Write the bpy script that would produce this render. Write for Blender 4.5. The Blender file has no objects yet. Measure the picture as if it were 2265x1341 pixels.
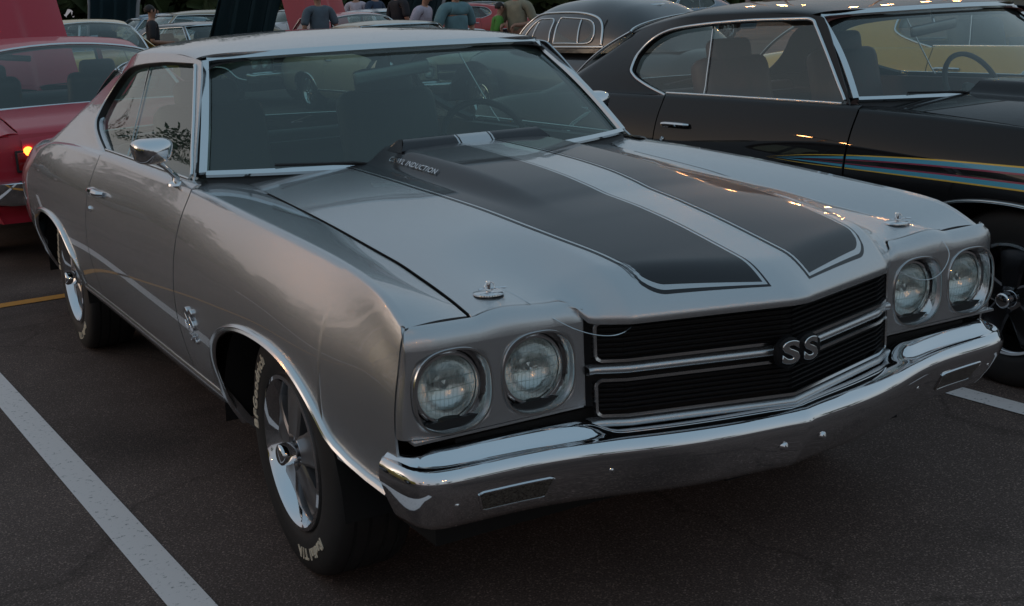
import bpy, bmesh, math, random
import numpy as np
from mathutils import Matrix, Vector
from mathutils.bvhtree import BVHTree
from math import sin, cos, pi, radians, sqrt

random.seed(7)
C = bpy.context.scene.collection
S = bpy.context.scene

# ------------------------------------------------------------------ camera
def setup_camera():
    px, py, pz, yaw, pitch, roll, fpx = CAM
    f = Vector((sin(yaw)*cos(pitch), cos(yaw)*cos(pitch), sin(pitch)))
    r = f.cross(Vector((0, 0, 1))).normalized()
    u = r.cross(f)
    c, s = cos(roll), sin(roll)
    r2 = c*r + s*u
    u2 = -s*r + c*u
    cd = bpy.data.cameras.new('camera')
    co = bpy.data.objects.new('camera', cd)
    C.objects.link(co)
    m = Matrix((r2, u2, -f)).transposed().to_4x4()
    m.translation = Vector((px, py, pz))
    co.matrix_world = m
    cd.sensor_width = 36
    cd.lens = 36*fpx/2265
    cd.clip_start = 0.05
    cd.clip_end = 3000
    S.camera = co

CAM = (-1.8652, -2.9349, 1.4460, 0.5190, -0.2362, -0.0446, 2684.8)
setup_camera()

# ------------------------------------------------------------------ dusk sky, faint afterglow sun, exposure
SUN_EL, SUN_AZ = radians(5), radians(-62)      # low, off the silver car's left-in-picture side
w = bpy.data.worlds.new('World')
S.world = w
w.use_nodes = True
nt = w.node_tree
bg = nt.nodes['Background']
sky = nt.nodes.new('ShaderNodeTexSky')
sky.sky_type = 'NISHITA'
sky.sun_disc = False
sky.sun_elevation = SUN_EL
sky.sun_rotation = SUN_AZ
sky.air_density = 1.0
sky.dust_density = 3.0
sky.ozone_density = 1.0
hs = nt.nodes.new('ShaderNodeHueSaturation')
hs.inputs['Saturation'].default_value = 0.62
nt.links.new(sky.outputs[0], hs.inputs['Color'])
# thin dusk cloud veil: warm at the horizon, grey blue overhead, laid evenly over the clear sky
wtc = nt.nodes.new('ShaderNodeTexCoord')
sep = nt.nodes.new('ShaderNodeSeparateXYZ')
nt.links.new(wtc.outputs['Generated'], sep.inputs[0])
def wramp(stops, src):
    r_ = nt.nodes.new('ShaderNodeValToRGB')
    for i_, (p_, c_) in enumerate(stops):
        e_ = r_.color_ramp.elements[i_] if i_ < 2 else r_.color_ramp.elements.new(p_)
        e_.position = p_
        e_.color = (*c_, 1)
    nt.links.new(src, r_.inputs[0])
    return r_.outputs[0]
cool = wramp(((0.0, (1.9, 2.1, 2.35)), (.15, (2.3, 2.6, 2.95)), (.45, (2.0, 2.65, 3.2)), (1.0, (1.7, 2.55, 3.25))), sep.outputs['Z'])
warm = wramp(((0.0, (1.62, 1.40, 1.60)), (.18, (2.0, 1.85, 2.12)), (.45, (2.1, 2.4, 2.8)), (1.0, (1.7, 2.55, 3.25))), sep.outputs['Z'])
glow = nt.nodes.new('ShaderNodeVectorMath')          # afterglow on the side where the sun went down
glow.operation = 'DOT_PRODUCT'
nt.links.new(wtc.outputs['Generated'], glow.inputs[0])
glow.inputs[1].default_value = (-.88, .47, 0)
gm = nt.nodes.new('ShaderNodeMapRange')
gm.interpolation_type = 'SMOOTHSTEP'
gm.inputs['From Min'].default_value = -.35
gm.inputs['From Max'].default_value = .95
nt.links.new(glow.outputs['Value'], gm.inputs['Value'])
mg = nt.nodes.new('ShaderNodeMix')
mg.data_type = 'RGBA'
nt.links.new(gm.outputs[0], mg.inputs['Factor'])
nt.links.new(cool, mg.inputs['A'])
nt.links.new(warm, mg.inputs['B'])
mxs = nt.nodes.new('ShaderNodeMix')
mxs.data_type = 'RGBA'
mxs.inputs['Factor'].default_value = .7
nt.links.new(hs.outputs[0], mxs.inputs['A'])
nt.links.new(mg.outputs['Result'], mxs.inputs['B'])
nt.links.new(mxs.outputs['Result'], bg.inputs[0])
bg.inputs[1].default_value = 0.12

sd = bpy.data.lights.new('sun', 'SUN')
sd.energy = 0.05
sd.angle = radians(25)
sd.color = (1.0, 0.72, 0.62)
so = bpy.data.objects.new('sun', sd)
C.objects.link(so)
sv = Vector((sin(SUN_AZ)*cos(SUN_EL), cos(SUN_AZ)*cos(SUN_EL), sin(radians(14))))
so.rotation_euler = sv.to_track_quat('Z', 'Y').to_euler()

S.view_settings.view_transform = 'Standard'
S.view_settings.look = 'None'
S.view_settings.exposure = 0.52
S.view_settings.gamma = 1
S.view_settings.use_curve_mapping = False
S.cycles.max_bounces = 8
S.cycles.transparent_max_bounces = 16
S.cycles.caustics_reflective = False
S.cycles.caustics_refractive = False
S.cycles.sample_clamp_indirect = 4
S.cycles.use_denoising = True

# ------------------------------------------------------------------ materials
MATS = {}
def mat(name, col=(.5, .5, .5), metal=0., rough=.5, coat=0., coat_rough=.03, spec=.5, emit=None, estr=0., noise=None, bump=None, flake=0.):
    if name in MATS:
        return MATS[name]
    m = bpy.data.materials.new(name)
    m.use_nodes = True
    n = m.node_tree
    p = n.nodes['Principled BSDF']
    p.inputs['Base Color'].default_value = (*col, 1)
    p.inputs['Metallic'].default_value = metal
    p.inputs['Roughness'].default_value = rough
    p.inputs['Coat Weight'].default_value = coat
    p.inputs['Coat Roughness'].default_value = coat_rough
    p.inputs['Specular IOR Level'].default_value = spec
    if emit:
        p.inputs['Emission Color'].default_value = (*emit, 1)
        p.inputs['Emission Strength'].default_value = estr
    tc = n.nodes.new('ShaderNodeTexCoord')
    if noise:                                    # (scale, amount): soft mottling of the base colour
        tx = n.nodes.new('ShaderNodeTexNoise')
        tx.inputs['Scale'].default_value = noise[0]
        tx.inputs['Detail'].default_value = 6
        n.links.new(tc.outputs['Object'], tx.inputs['Vector'])
        rp = n.nodes.new('ShaderNodeMapRange')
        rp.inputs['From Min'].default_value = .25
        rp.inputs['From Max'].default_value = .75
        rp.inputs['To Min'].default_value = 1-noise[1]
        rp.inputs['To Max'].default_value = 1+noise[1]
        n.links.new(tx.outputs['Fac'], rp.inputs['Value'])
        mx = n.nodes.new('ShaderNodeVectorMath')
        mx.operation = 'SCALE'
        mx.inputs[0].default_value = col
        n.links.new(rp.outputs[0], mx.inputs['Scale'])
        n.links.new(mx.outputs[0], p.inputs['Base Color'])
        r2 = n.nodes.new('ShaderNodeMapRange')
        r2.inputs['To Min'].default_value = rough*.8
        r2.inputs['To Max'].default_value = min(1, rough*1.25)
        n.links.new(tx.outputs['Fac'], r2.inputs['Value'])
        n.links.new(r2.outputs[0], p.inputs['Roughness'])
    if bump or flake:
        sc, st = bump if bump else (2500, flake)
        tb = n.nodes.new('ShaderNodeTexNoise')
        tb.inputs['Scale'].default_value = sc
        tb.inputs['Detail'].default_value = 3
        n.links.new(tc.outputs['Object'], tb.inputs['Vector'])
        b = n.nodes.new('ShaderNodeBump')
        b.inputs['Strength'].default_value = st
        b.inputs['Distance'].default_value = .002
        n.links.new(tb.outputs['Fac'], b.inputs['Height'])
        n.links.new(b.outputs[0], p.inputs['Normal'])
    MATS[name] = m
    return m

def glass(name, tint=(.5, .62, .58), ior=1.5, rough=0.0, pale_haze=.02):
    if name in MATS:
        return MATS[name]
    m = bpy.data.materials.new(name)
    m.use_nodes = True
    n = m.node_tree
    for x in list(n.nodes):
        n.nodes.remove(x)
    o = n.nodes.new('ShaderNodeOutputMaterial')
    t = n.nodes.new('ShaderNodeBsdfTransparent')
    t.inputs[0].default_value = (*tint, 1)
    g = n.nodes.new('ShaderNodeBsdfGlossy')
    g.inputs['Roughness'].default_value = rough
    g.inputs['Color'].default_value = (.93, 1, .98, 1)
    lw = n.nodes.new('ShaderNodeLayerWeight')
    lw.inputs['Blend'].default_value = .5
    pw = n.nodes.new('ShaderNodeMath')
    pw.operation = 'POWER'
    pw.inputs[1].default_value = 4.2
    n.links.new(lw.outputs['Facing'], pw.inputs[0])
    f = n.nodes.new('ShaderNodeMapRange')
    f.inputs['To Min'].default_value = .085
    f.inputs['To Max'].default_value = 1.0
    n.links.new(pw.outputs[0], f.inputs['Value'])
    mx = n.nodes.new('ShaderNodeMixShader')
    n.links.new(f.outputs[0], mx.inputs[0])
    n.links.new(t.outputs[0], mx.inputs[1])
    n.links.new(g.outputs[0], mx.inputs[2])
    d = n.nodes.new('ShaderNodeBsdfDiffuse')
    d.inputs[0].default_value = (.35, .45, .43, 1)
    m2 = n.nodes.new('ShaderNodeMixShader')
    m2.inputs[0].default_value = pale_haze  # pale diffuse mixed in: imitates a veil of reflected sky, brightens the headlights
    n.links.new(mx.outputs[0], m2.inputs[1])
    n.links.new(d.outputs[0], m2.inputs[2])
    n.links.new(m2.outputs[0], o.inputs[0])
    MATS[name] = m
    return m

SILVER = mat('silver_metallic_paint', (.50, .515, .53), metal=.82, rough=.27, coat=1, coat_rough=.025, flake=.12)
STRIPE = mat('satin_black_stripe_paint', (.017, .018, .022), rough=.4, coat=.62, coat_rough=.04, spec=.12)
BLACKP = mat('black_gloss_paint', (.006, .006, .007), rough=.5, coat=.62, coat_rough=.012, spec=.05)
REDP = mat('red_gloss_paint', (.42, .008, .03), rough=.45, coat=.4, coat_rough=.02)
CHROME = mat('chrome', (.74, .75, .77), metal=1, rough=.05)
TRIM = mat('bright_window_trim', (.70, .72, .73), metal=1, rough=.17)
DULL = mat('dull_argent_metal', (.30, .30, .31), metal=.85, rough=.30)
RUB = mat('tyre_rubber', (.018, .017, .017), rough=.62, noise=(30, .25))
SIDEW = mat('tyre_white_letters', (.72, .64, .50), rough=.7, noise=(40, .15))
BLK = mat('flat_black_plastic', (.012, .012, .013), rough=.55)
DARK = mat('underbody_black', (.006, .006, .006), rough=.9)
SEAT = mat('black_vinyl', (.02, .022, .024), rough=.45, noise=(20, .2))
LENS_A = mat('turn_signal_lens', (.075, .07, .06), rough=.15, coat=1, noise=(160, .8))
REFLECT = mat('lamp_reflector', (.80, .80, .78), metal=1, rough=.2, bump=(95, .5))
SOCK = mat('ribbed_bezel_chrome', (.66, .66, .66), metal=1, rough=.12, bump=(60, .6))
AMBER = mat('amber_marker_lit', (.8, .2, .02), rough=.3, emit=(1, .16, .02), estr=5)
REDL = mat('red_tail_lens', (.25, .008, .01), rough=.15, coat=.5)
LAMPM = mat('sodium_lamp_glow', (1, .6, .3), emit=(1, .42, .14), estr=230)
WSG = glass('windshield_glass', (.54, .72, .68), 1.52, pale_haze=.06)
SG = glass('side_glass', (.60, .72, .68), 1.52, pale_haze=.03)
HG = glass('headlight_glass', (.92, .95, .95), 1.5, pale_haze=.09)

# ------------------------------------------------------------------ helpers
def tag(o, label=None, cat=None, group=None, kind=None):
    if label: o['label'] = label
    if cat: o['category'] = cat
    if group: o['group'] = group
    if kind: o['kind'] = kind
    return o

def link(name, me, parent=None):
    o = bpy.data.objects.new(name, me)
    C.objects.link(o)
    if parent:
        o.parent = parent
    return o

def empty(name, loc=(0, 0, 0), rz=0):
    o = link(name, None)
    o.location = loc
    o.rotation_euler = (0, 0, rz)
    o.empty_display_size = .2
    return o

def mesh(name, vs, fs, m, parent=None, smooth=True, mats=None, fm=None):
    me = bpy.data.meshes.new(name)
    me.from_pydata([tuple(map(float, v)) for v in vs], [], [tuple(map(int, f)) for f in fs])
    for x in (mats or [m]):
        me.materials.append(x)
    if smooth:
        me.polygons.foreach_set('use_smooth', [True]*len(me.polygons))
    if fm is not None:
        me.polygons.foreach_set('material_index', fm)
    me.update()
    return link(name, me, parent)

def grid_faces(nu, nv, off=0, closed=False):
    fs = []
    for i in range(nu-1):
        for j in range(nv-1 if not closed else nv):
            j2 = (j+1) % nv
            fs.append((off+i*nv+j, off+(i+1)*nv+j, off+(i+1)*nv+j2, off+i*nv+j2))
    return fs

def grid(name, P, m, parent=None, closed=False, thick=.006, out=None, smooth=True):
    """P: array (nu, nv, 3); out: a direction or point the outside faces away from; thick: solidify inward"""
    P = np.asarray(P, float)
    nu, nv = P.shape[:2]
    fs = grid_faces(nu, nv, closed=closed)
    V = P.reshape(-1, 3)
    if out is not None:
        i, j = nu//2, nv//2
        n = np.cross(P[min(i+1, nu-1), j]-P[i-1, j], P[i, min(j+1, nv-1)]-P[i, j-1])
        ref = np.asarray(out[1]) if out[0] == 'dir' else P[i, j]-np.asarray(out[1])
        if n @ ref < 0:
            fs = [f[::-1] for f in fs]
    if thick and not closed:
        flip = fs and fs[0][0] != 0
        du = np.gradient(P, axis=0)
        dv = np.gradient(P, axis=1)
        N_ = np.cross(du, dv)
        N_ /= np.linalg.norm(N_, axis=2, keepdims=True)+1e-12
        if out is not None:
            ref = np.asarray(out[1]) if out[0] == 'dir' else P-np.asarray(out[1])
            if np.sum(N_*ref) < 0:
                N_ = -N_
        V = list(map(tuple, V))
        for idx in ([(i, 0) for i in range(nu)], [(nu-1, j) for j in range(nv)], [(i, nv-1) for i in range(nu)][::-1], [(0, j) for j in range(nv)][::-1]):
            k = len(V)
            for (i, j) in idx:
                V.append(tuple(P[i, j]))
                V.append(tuple(P[i, j]-N_[i, j]*thick))
            fs = fs+[(k+2*q, k+2*q+1, k+2*q+3, k+2*q+2) for q in range(len(idx)-1)]
    return mesh(name, V, fs, m, parent, smooth)

class MB:
    """collects primitive shapes into one mesh"""
    def __init__(s):
        s.v = []
        s.f = []
    def add(s, vs, fs):
        k = len(s.v)
        s.v += [tuple(v) for v in vs]
        s.f += [tuple(i+k for i in f) for f in fs]
        return s
    def box(s, c, d, R=None):
        x, y, z = (q/2 for q in d)
        vs = [Vector((i*x, j*y, k*z)) for i in (-1, 1) for j in (-1, 1) for k in (-1, 1)]
        if R is not None:
            vs = [R @ v for v in vs]
        vs = [v+Vector(c) for v in vs]
        return s.add(vs, [(0, 1, 3, 2), (4, 6, 7, 5), (0, 4, 5, 1), (2, 3, 7, 6), (0, 2, 6, 4), (1, 5, 7, 3)])
    def tube(s, pts, r, n=8, cap=True):
        pts = [Vector(p) for p in pts]
        rs = r if hasattr(r, '__len__') else [r]*len(pts)
        k = len(s.v)
        up = None
        for i, p in enumerate(pts):
            t = (pts[min(i+1, len(pts)-1)]-pts[max(i-1, 0)]).normalized()
            if up is None:
                up = t.orthogonal().normalized()
            a = (up-t*up.dot(t)).normalized()
            up = a
            b = t.cross(a)
            for j in range(n):
                w_ = 2*pi*j/n
                s.v.append(tuple(p+rs[i]*(cos(w_)*a+sin(w_)*b)))
        s.f += [tuple(x) for x in grid_faces(len(pts), n, k, True)]
        if cap:
            s.f.append(tuple(k+j for j in range(n))[::-1])
            s.f.append(tuple(k+(len(pts)-1)*n+j for j in range(n)))
        return s
    def lathe(s, prof, n=48, axis='X', c=(0, 0, 0)):
        """prof: (r, h) pairs; h along axis"""
        k = len(s.v)
        for r, h in prof:
            for j in range(n):
                w_ = 2*pi*j/n
                p = {'X': (h, r*cos(w_), r*sin(w_)), 'Y': (r*cos(w_), h, r*sin(w_)), 'Z': (r*cos(w_), r*sin(w_), h)}[axis]
                s.v.append((p[0]+c[0], p[1]+c[1], p[2]+c[2]))
        s.f += [tuple(x) for x in grid_faces(len(prof), n, k, True)]
        return s
    def build(s, name, m, parent=None, smooth=False, bevel=0):
        o = mesh(name, s.v, s.f, m, parent, smooth)
        if smooth:
            o.data.set_sharp_from_angle(angle=radians(40))
        if bevel:
            md = o.modifiers.new('bevel', 'BEVEL')
            md.width = bevel
            md.segments = 3
            md.limit_method = 'ANGLE'
            for p in o.data.polygons:
                p.use_smooth = True
        return o

def cs(xs, ys):
    """natural cubic spline through points; ys may be (n,) or (n,k)"""
    xs = np.asarray(xs, float)
    ys = np.asarray(ys, float)
    n = len(xs)
    h = np.diff(xs)
    A = np.eye(n)
    sh = (n,)+ys.shape[1:]
    rhs = np.zeros(sh)
    for i in range(1, n-1):
        A[i, i-1] = h[i-1]
        A[i, i] = 2*(h[i-1]+h[i])
        A[i, i+1] = h[i]
        rhs[i] = 6*((ys[i+1]-ys[i])/h[i]-(ys[i]-ys[i-1])/h[i-1])
    M = np.linalg.solve(A, rhs)
    def f(x):
        x = np.asarray(x, float)
        i = np.clip(np.searchsorted(xs, x)-1, 0, n-2)
        t = x-xs[i]
        hh = h[i]
        if ys.ndim > 1:
            t = t[..., None]
            hh = hh[..., None]
        a, b = M[i], M[i+1]
        return ys[i]+t*((ys[i+1]-ys[i])/hh-hh*(2*a+b)/6)+t**2*a/2+t**3*(b-a)/(6*hh)
    return f

def pl(xs, ys):
    """monotone-ish smooth interpolation (pchip)"""
    xs = np.asarray(xs, float)
    ys = np.asarray(ys, float)
    h = np.diff(xs)
    d = np.diff(ys)/h
    m = np.zeros(len(xs))
    m[0], m[-1] = d[0], d[-1]
    for i in range(1, len(xs)-1):
        if d[i-1]*d[i] > 0:
            w1, w2 = 2*h[i]+h[i-1], h[i]+2*h[i-1]
            m[i] = (w1+w2)/(w1/d[i-1]+w2/d[i])
    def f(x):
        x = np.clip(np.asarray(x, float), xs[0], xs[-1])
        i = np.clip(np.searchsorted(xs, x)-1, 0, len(xs)-2)
        t = (x-xs[i])/h[i]
        return (ys[i]*(2*t**3-3*t**2+1)+m[i]*h[i]*(t**3-2*t**2+t)+ys[i+1]*(-2*t**3+3*t**2)+m[i+1]*h[i]*(t**3-t**2))
    return f

def sst(e0, e1, x):
    t = np.clip((np.asarray(x, float)-e0)/(e1-e0), 0, 1)
    return t*t*(3-2*t)

def sweep(name, path, prof, m, parent=None, up=(0, 0, 1), closed=False, capends=True, side=None):
    """prof: list of (n, z): n sideways (right of travel direction x up), z along up"""
    path = np.asarray(path, float)
    n = len(path)
    vs = []
    up = np.asarray(up, float)
    for i in range(n):
        if closed:
            t = path[(i+1) % n]-path[i-1]
        else:
            t = path[min(i+1, n-1)]-path[max(i-1, 0)]
        t = t/np.linalg.norm(t)
        uu = side[i] if side is not None else up
        uu = uu-t*(uu@t)
        uu = uu/np.linalg.norm(uu)
        s_ = np.cross(t, uu)
        for a, z in prof:
            vs.append(path[i]+a*s_+z*uu)
    k = len(prof)
    fs = grid_faces(n, k, 0, True)
    if closed:
        fs += [((n-1)*k+j, j, (j+1) % k, (n-1)*k+(j+1) % k) for j in range(k)]
    elif capends:
        fs += [tuple(range(k)), tuple(range((n-1)*k, n*k))[::-1]]
    o = mesh(name, vs, fs, m, parent, True)
    o.data.set_sharp_from_angle(angle=radians(50))
    return o

def halfround(wd, ht, n=6):
    return [(-wd/2, 0)]+[(-wd/2*cos(pi*i/n), ht*sin(pi*i/n)) for i in range(1, n)]+[(wd/2, 0)]

def text_data(body, size, ext, bevel=0, shear=0, spacing=1.0, offset=0):
    cu = bpy.data.curves.new('t', 'FONT')
    cu.body = body
    cu.size = size
    cu.extrude = ext
    cu.bevel_depth = bevel
    cu.bevel_resolution = 2
    cu.shear = shear
    cu.offset = offset
    cu.space_character = spacing
    cu.align_x = 'CENTER'
    cu.align_y = 'CENTER'
    cu.resolution_u = 4
    o = bpy.data.objects.new('t', cu)
    C.objects.link(o)
    dg = bpy.context.evaluated_depsgraph_get()
    me = bpy.data.meshes.new_from_object(o.evaluated_get(dg))
    vs = [tuple(v.co) for v in me.vertices]
    fs = [tuple(p.vertices) for p in me.polygons]
    bpy.data.objects.remove(o)
    bpy.data.curves.remove(cu)
    bpy.data.meshes.remove(me)
    return vs, fs

# ================================================================== THE COUPE BUILDER
# car frame: x across (+ = the car's left), y rearwards from the front axle, z up
BS = [-.95, -.73, -.45, 0, .4, .8, 1.4, 2.0, 2.5, 2.845, 3.3, 3.7, 4.05]
def T(*y): return cs(BS, y)
cr_c = pl([-.95, -.80, -.73, -.716, -.661, -.612, -.506, -.347, -.077, .248, .779, 1.4, 2.0, 2.5, 2.845, 3.3, 3.7, 4.05],
          [.70, .77, .825, .832, .858, .875, .891, .904, .922, .939, .956, .960, .962, .962, .956, .936, .898, .852])
cr_a = T(.86, .866, .850, .856, .860, .866, .864, .866, .872, .872, .858, .832, .78)
K = [  # (height function, lateral function)
    (lambda b, c: .235+0*b, T(.78, .79, .80, .80, .80, .80, .80, .80, .80, .80, .78, .76, .72)),
    (lambda b, c: .30+0*b, T(.82, .84, .85, .862, .865, .865, .865, .865, .868, .868, .86, .83, .78)),
    (lambda b, c: .37+0*b, T(.86, .872, .888, .902, .905, .905, .905, .905, .91, .912, .90, .87, .815)),
    (lambda b, c: .47+0*b, T(.875, .893, .915, .930, .934, .934, .934, .934, .94, .945, .935, .905, .85)),
    (lambda b, c: .56+0*b, T(.88, .902, .930, .945, .949, .950, .950, .951, .957, .962, .953, .925, .865)),
    (lambda b, c: c-.24, T(.88, .903, .930, .943, .948, .948, .947, .950, .958, .965, .958, .933, .875)),
    (lambda b, c: c-.14, T(.878, .897, .912, .924, .928, .928, .924, .929, .945, .953, .947, .924, .865)),
    (lambda b, c: c-.06, T(.872, .882, .880, .889, .894, .897, .893, .897, .912, .918, .909, .884, .828)),
    (lambda b, c: c-.022, T(.870, .874, .862, .869, .873, .877, .874, .877, .889, .894, .882, .857, .80)),
    (lambda b, c: c, T(.862, .866, .850, .856, .860, .866, .863, .866, .876, .878, .858, .822, .755)),
]
def side_section(b, n=54):
    """points from the sill up to the fender crown at station b (a, c)"""
    c = float(cr_c(b))
    pts = np.array([(float(a(b)), float(h(b, c))) for h, a in K])
    d = np.concatenate([[0], np.cumsum(np.hypot(*np.diff(pts, axis=0).T))])
    return cs(d, pts), d[-1]

def side_pt(b, c):
    f, L = side_section(b)
    t = np.linspace(0, L, 160)
    P = f(t)
    return float(np.interp(c, P[:, 1], P[:, 0]))

ARCH = [(0.01, .435, .665, .42), (2.845, .435, .655, .42)]   # centre, half width, top, spring height
def arch_c(b, low):
    for b0, rx, top, sp in ARCH:
        x = abs(b-b0)/rx
        if x < 1:
            return max(low, sp+(top-sp)*(1-x**2.3)**(1/2.3))
    return low

gap_a = pl([-.95, -.74, -.625, -.45, -.27, 0, .21, .57, .80], [.735, .717, .702, .684, .673, .673, .678, .682, .690])
gap_c = pl([-.95, -.74, -.625, -.45, -.27, 0, .21, .57, .80], [.79, .825, .836, .850, .866, .891, .912, .938, .955])

# greenhouse side surface a(b, c)
g_front = pl([.94, .96, .98, 1.06, 1.15, 1.25, 1.33, 1.40], [.862, .848, .832, .797, .757, .714, .678, .64])
g_rear = pl([.93, .955, .98, 1.03, 1.06, 1.13, 1.18, 1.235, 1.30, 1.36], [.885, .872, .855, .818, .796, .738, .692, .640, .570, .50])
def G(b, c):
    w_ = sst(2.0, 2.85, b)
    return g_front(c)*(1-w_)+g_rear(c)*w_
rail_c = pl([1.0, 1.2, 1.5, 2.0, 2.4, 2.62], [1.30, 1.330, 1.347, 1.343, 1.305, 1.262])
top_c = pl([1.0, 1.1, 1.25, 1.45, 1.75, 2.05, 2.4, 2.62], [1.315, 1.340, 1.368, 1.392, 1.408, 1.408, 1.385, 1.352])
def roof_pt(b, s):
    """s: 0 at the rail .. 1 on the centre line -> (a, c)"""
    c0 = float(rail_c(b))
    a0 = float(G(b, c0))
    c1 = float(top_c(b))
    k = .42
    T0 = np.array([-.40, .92])*.13
    T1 = np.array([-1.0, 0])*.85
    p0 = np.array([a0, c0])
    p1 = np.array([0, c1])
    t = s
    return p0*(2*t**3-3*t**2+1)+T0*(t**3-2*t**2+t)+p1*(-2*t**3+3*t**2)+T1*(t**3-t**2)

# hood height
h0 = pl([-1.0, -.90, -.765, -.565, -.44, -.33, -.24, 0, .13, .35, .6, .85], [.838, .862, .892, .932, .951, .962, .969, .980, .984, .990, .994, .998])
h1 = pl([-1.0, -.85, -.76, -.70, -.58, -.44, -.24, .0, .13, .35, .6, .85], [.835, .872, .886, .897, .914, .931, .948, .960, .965, .974, .982, .988])
bulge_amt = pl([-.5, -.33, -.24, -.12, .13, .35, .5, .85], [0, .004, .013, .025, .039, .046, .050, .050])
def hood_front(a):
    a = abs(a)
    if a <= .444:
        return (-.981+.120*a/.385 if a < .385 else -.861+.049*(a-.385)/.059)+.006*max(0, 1-a/.03)**2
    if a >= .51:
        return -.745
    return -.745-.067*(1-sst(.444, .51, a))
def hood_rear(a):
    return .63+.16*(abs(a)/.68)**2
def hood_z(a, b):
    a = abs(a)
    g = float(gap_a(b))
    gc = float(gap_c(b))
    c0, c1 = float(h0(b)), float(h1(b))
    # even quartic through centre, .385 and the gap
    x1, x2 = (.385/g)**2, 1.0
    A = np.array([[x1, x1*x1], [x2, x2*x2]])
    k = np.linalg.solve(A, [c1-c0, gc-c0])
    x = (a/g)**2
    z = c0+k[0]*x+k[1]*x*x
    if .385 < a < g:
        z -= .044*(1-sst(-.78, -.30, b))*sin(pi*((a-.385)/(g-.385))**.75)**2
    z += float(bulge_amt(b))*(1-sst(.245, .335, a))
    if a < .57:
        d = b-hood_front(min(a, .46))
        w_ = max(0, 1-max(d, 0)/.12)**2.2*(1-sst(.455, .57, a))
        z += (.804-.006*a/.46-z)*w_
    return z

def bumper_path(n=90, ext=1.0):
    pa = [0, .03, .12, .25, .40, .50, .65, .80, .860, .893, .914, .925, .930]
    pb = [-1.010, -1.004, -.992, -.972, -.930, -.896, -.864, -.852, -.840, -.818, -.782, -.738, -.700]
    d = np.concatenate([[0], np.cumsum(np.hypot(np.diff(pa), np.diff(pb)))])
    f = cs(d, np.stack([pa, pb], 1))
    t = np.linspace(0, d[-1], n)
    return f(t), t, d[-1]

def wheel(parent, x, y, side, rim='slot', r=.335, wdt=.225, lettering=True, steer=0, hd=True):
    w0 = empty('wheel', (x, y, r))
    w0.parent = parent
    w0.rotation_euler = (0, 0, steer)
    s = side                                    # outward direction sign along x
    n = 72 if hd else 32
    hw = wdt/2
    rr = .206
    prof = [(rr-.004, .80*hw), (rr+.012, .93*hw), (rr+.035, .99*hw), (rr+.07, 1.0*hw), (r-.035, .97*hw), (r-.016, .91*hw), (r-.006, .83*hw), (r, .70*hw),
            (r+.001, .3*hw), (r+.001, -.3*hw), (r, -.70*hw), (r-.006, -.83*hw), (r-.03, -.95*hw), (rr+.03, -1.0*hw), (rr-.004, -.85*hw)]
    b = MB().lathe([(p, s*(h-hw)) for p, h in prof], n)
    tyre = b.build('tyre', RUB, w0, True)
    if hd:                                      # tread grooves as flat dark rings on the tread
        t2 = MB()
        for g in (-.55, -.2, .2, .55):
            t2.lathe([(r+.0022, s*(g*hw-hw-.004)), (r+.0022, s*(g*hw-hw+.004))], n)
        t2.build('tread_groove', DARK, tyre)
    face = 0                                    # outer plane of the tyre is x=0 local
    if lettering:
        for word, ang0, size in (('BFGoodrich', radians(152), .047), ('Radial T/A', radians(-64), .042)):
            vs, fs = text_data(word, size, .0012, offset=.0011, spacing=1.2)
            rad = rr+.063
            out = []
            for vx, vy, vz in vs:
                th = ang0-vx/rad
                q = rad+vy
                out.append((s*(.0015+vz), s*q*cos(th), q*sin(th)))
            mesh('tyre_lettering', out, fs, SIDEW, w0, False)
    # rim: polished outer ring and barrel
    MB().lathe([(rr+.006, -s*.016), (rr+.004, s*(-.002)), (rr-.006, s*.0), (rr-.014, -s*.010), (rr-.022, -s*.040), (rr-.040, -s*.085), (rr-.044, -s*.17)], n).build('rim_barrel', CHROME if rim != 'dark' else CHROME, w0, True)
    m_sp = DULL if rim != 'dark' else mat('dark_magnum_metal', (.07, .07, .075), metal=.9, rough=.25)
    # spokes
    ns = 5
    ang_off = radians(18)
    for k in range(ns):
        th = ang_off+2*pi*k/ns
        d = Vector((0, cos(th), sin(th)))
        t_ = Vector((0, -sin(th), cos(th)))
        ox = Vector((s, 0, 0))
        rows = []
        for q, hwid, dep, thk in ((.045, .038, -.006, .03), (.08, .042, -.010, .028), (.12, .050, -.014, .024), (.155, .061, -.020, .020), (.182, .074, -.028, .018)):
            pc = d*q+ox*(dep-.012)
            rows.append([pc-t_*hwid-ox*thk, pc-t_*hwid, pc-t_*hwid*.80+ox*.005, pc-t_*hwid*.40+ox*.002, pc+t_*hwid*.40+ox*.002, pc+t_*hwid*.80+ox*.005, pc+t_*hwid, pc+t_*hwid-ox*thk])
        vs = [v for rw in rows for v in rw]
        o = mesh('spoke', vs, grid_faces(len(rows), 8, 0, True)+[tuple(range(8)), tuple(range(32, 40))], m_sp, w0, True)
        o.data.set_sharp_from_angle(angle=radians(35))
    MB().lathe([(.0, s*.030), (.022, s*.030), (.028, s*.026), (.030, s*.02), (.031, -s*.02), (.060, -s*.028), (.068, -s*.05), (.0, -s*.05)], 32).build('hub_cap', CHROME, w0, True)
    MB().lathe([(.0, -s*.10), (.15, -s*.10), (.15, -s*.13), (0, -s*.13)], 40).build('brake_disc', DARK, w0, True)
    return w0

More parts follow.
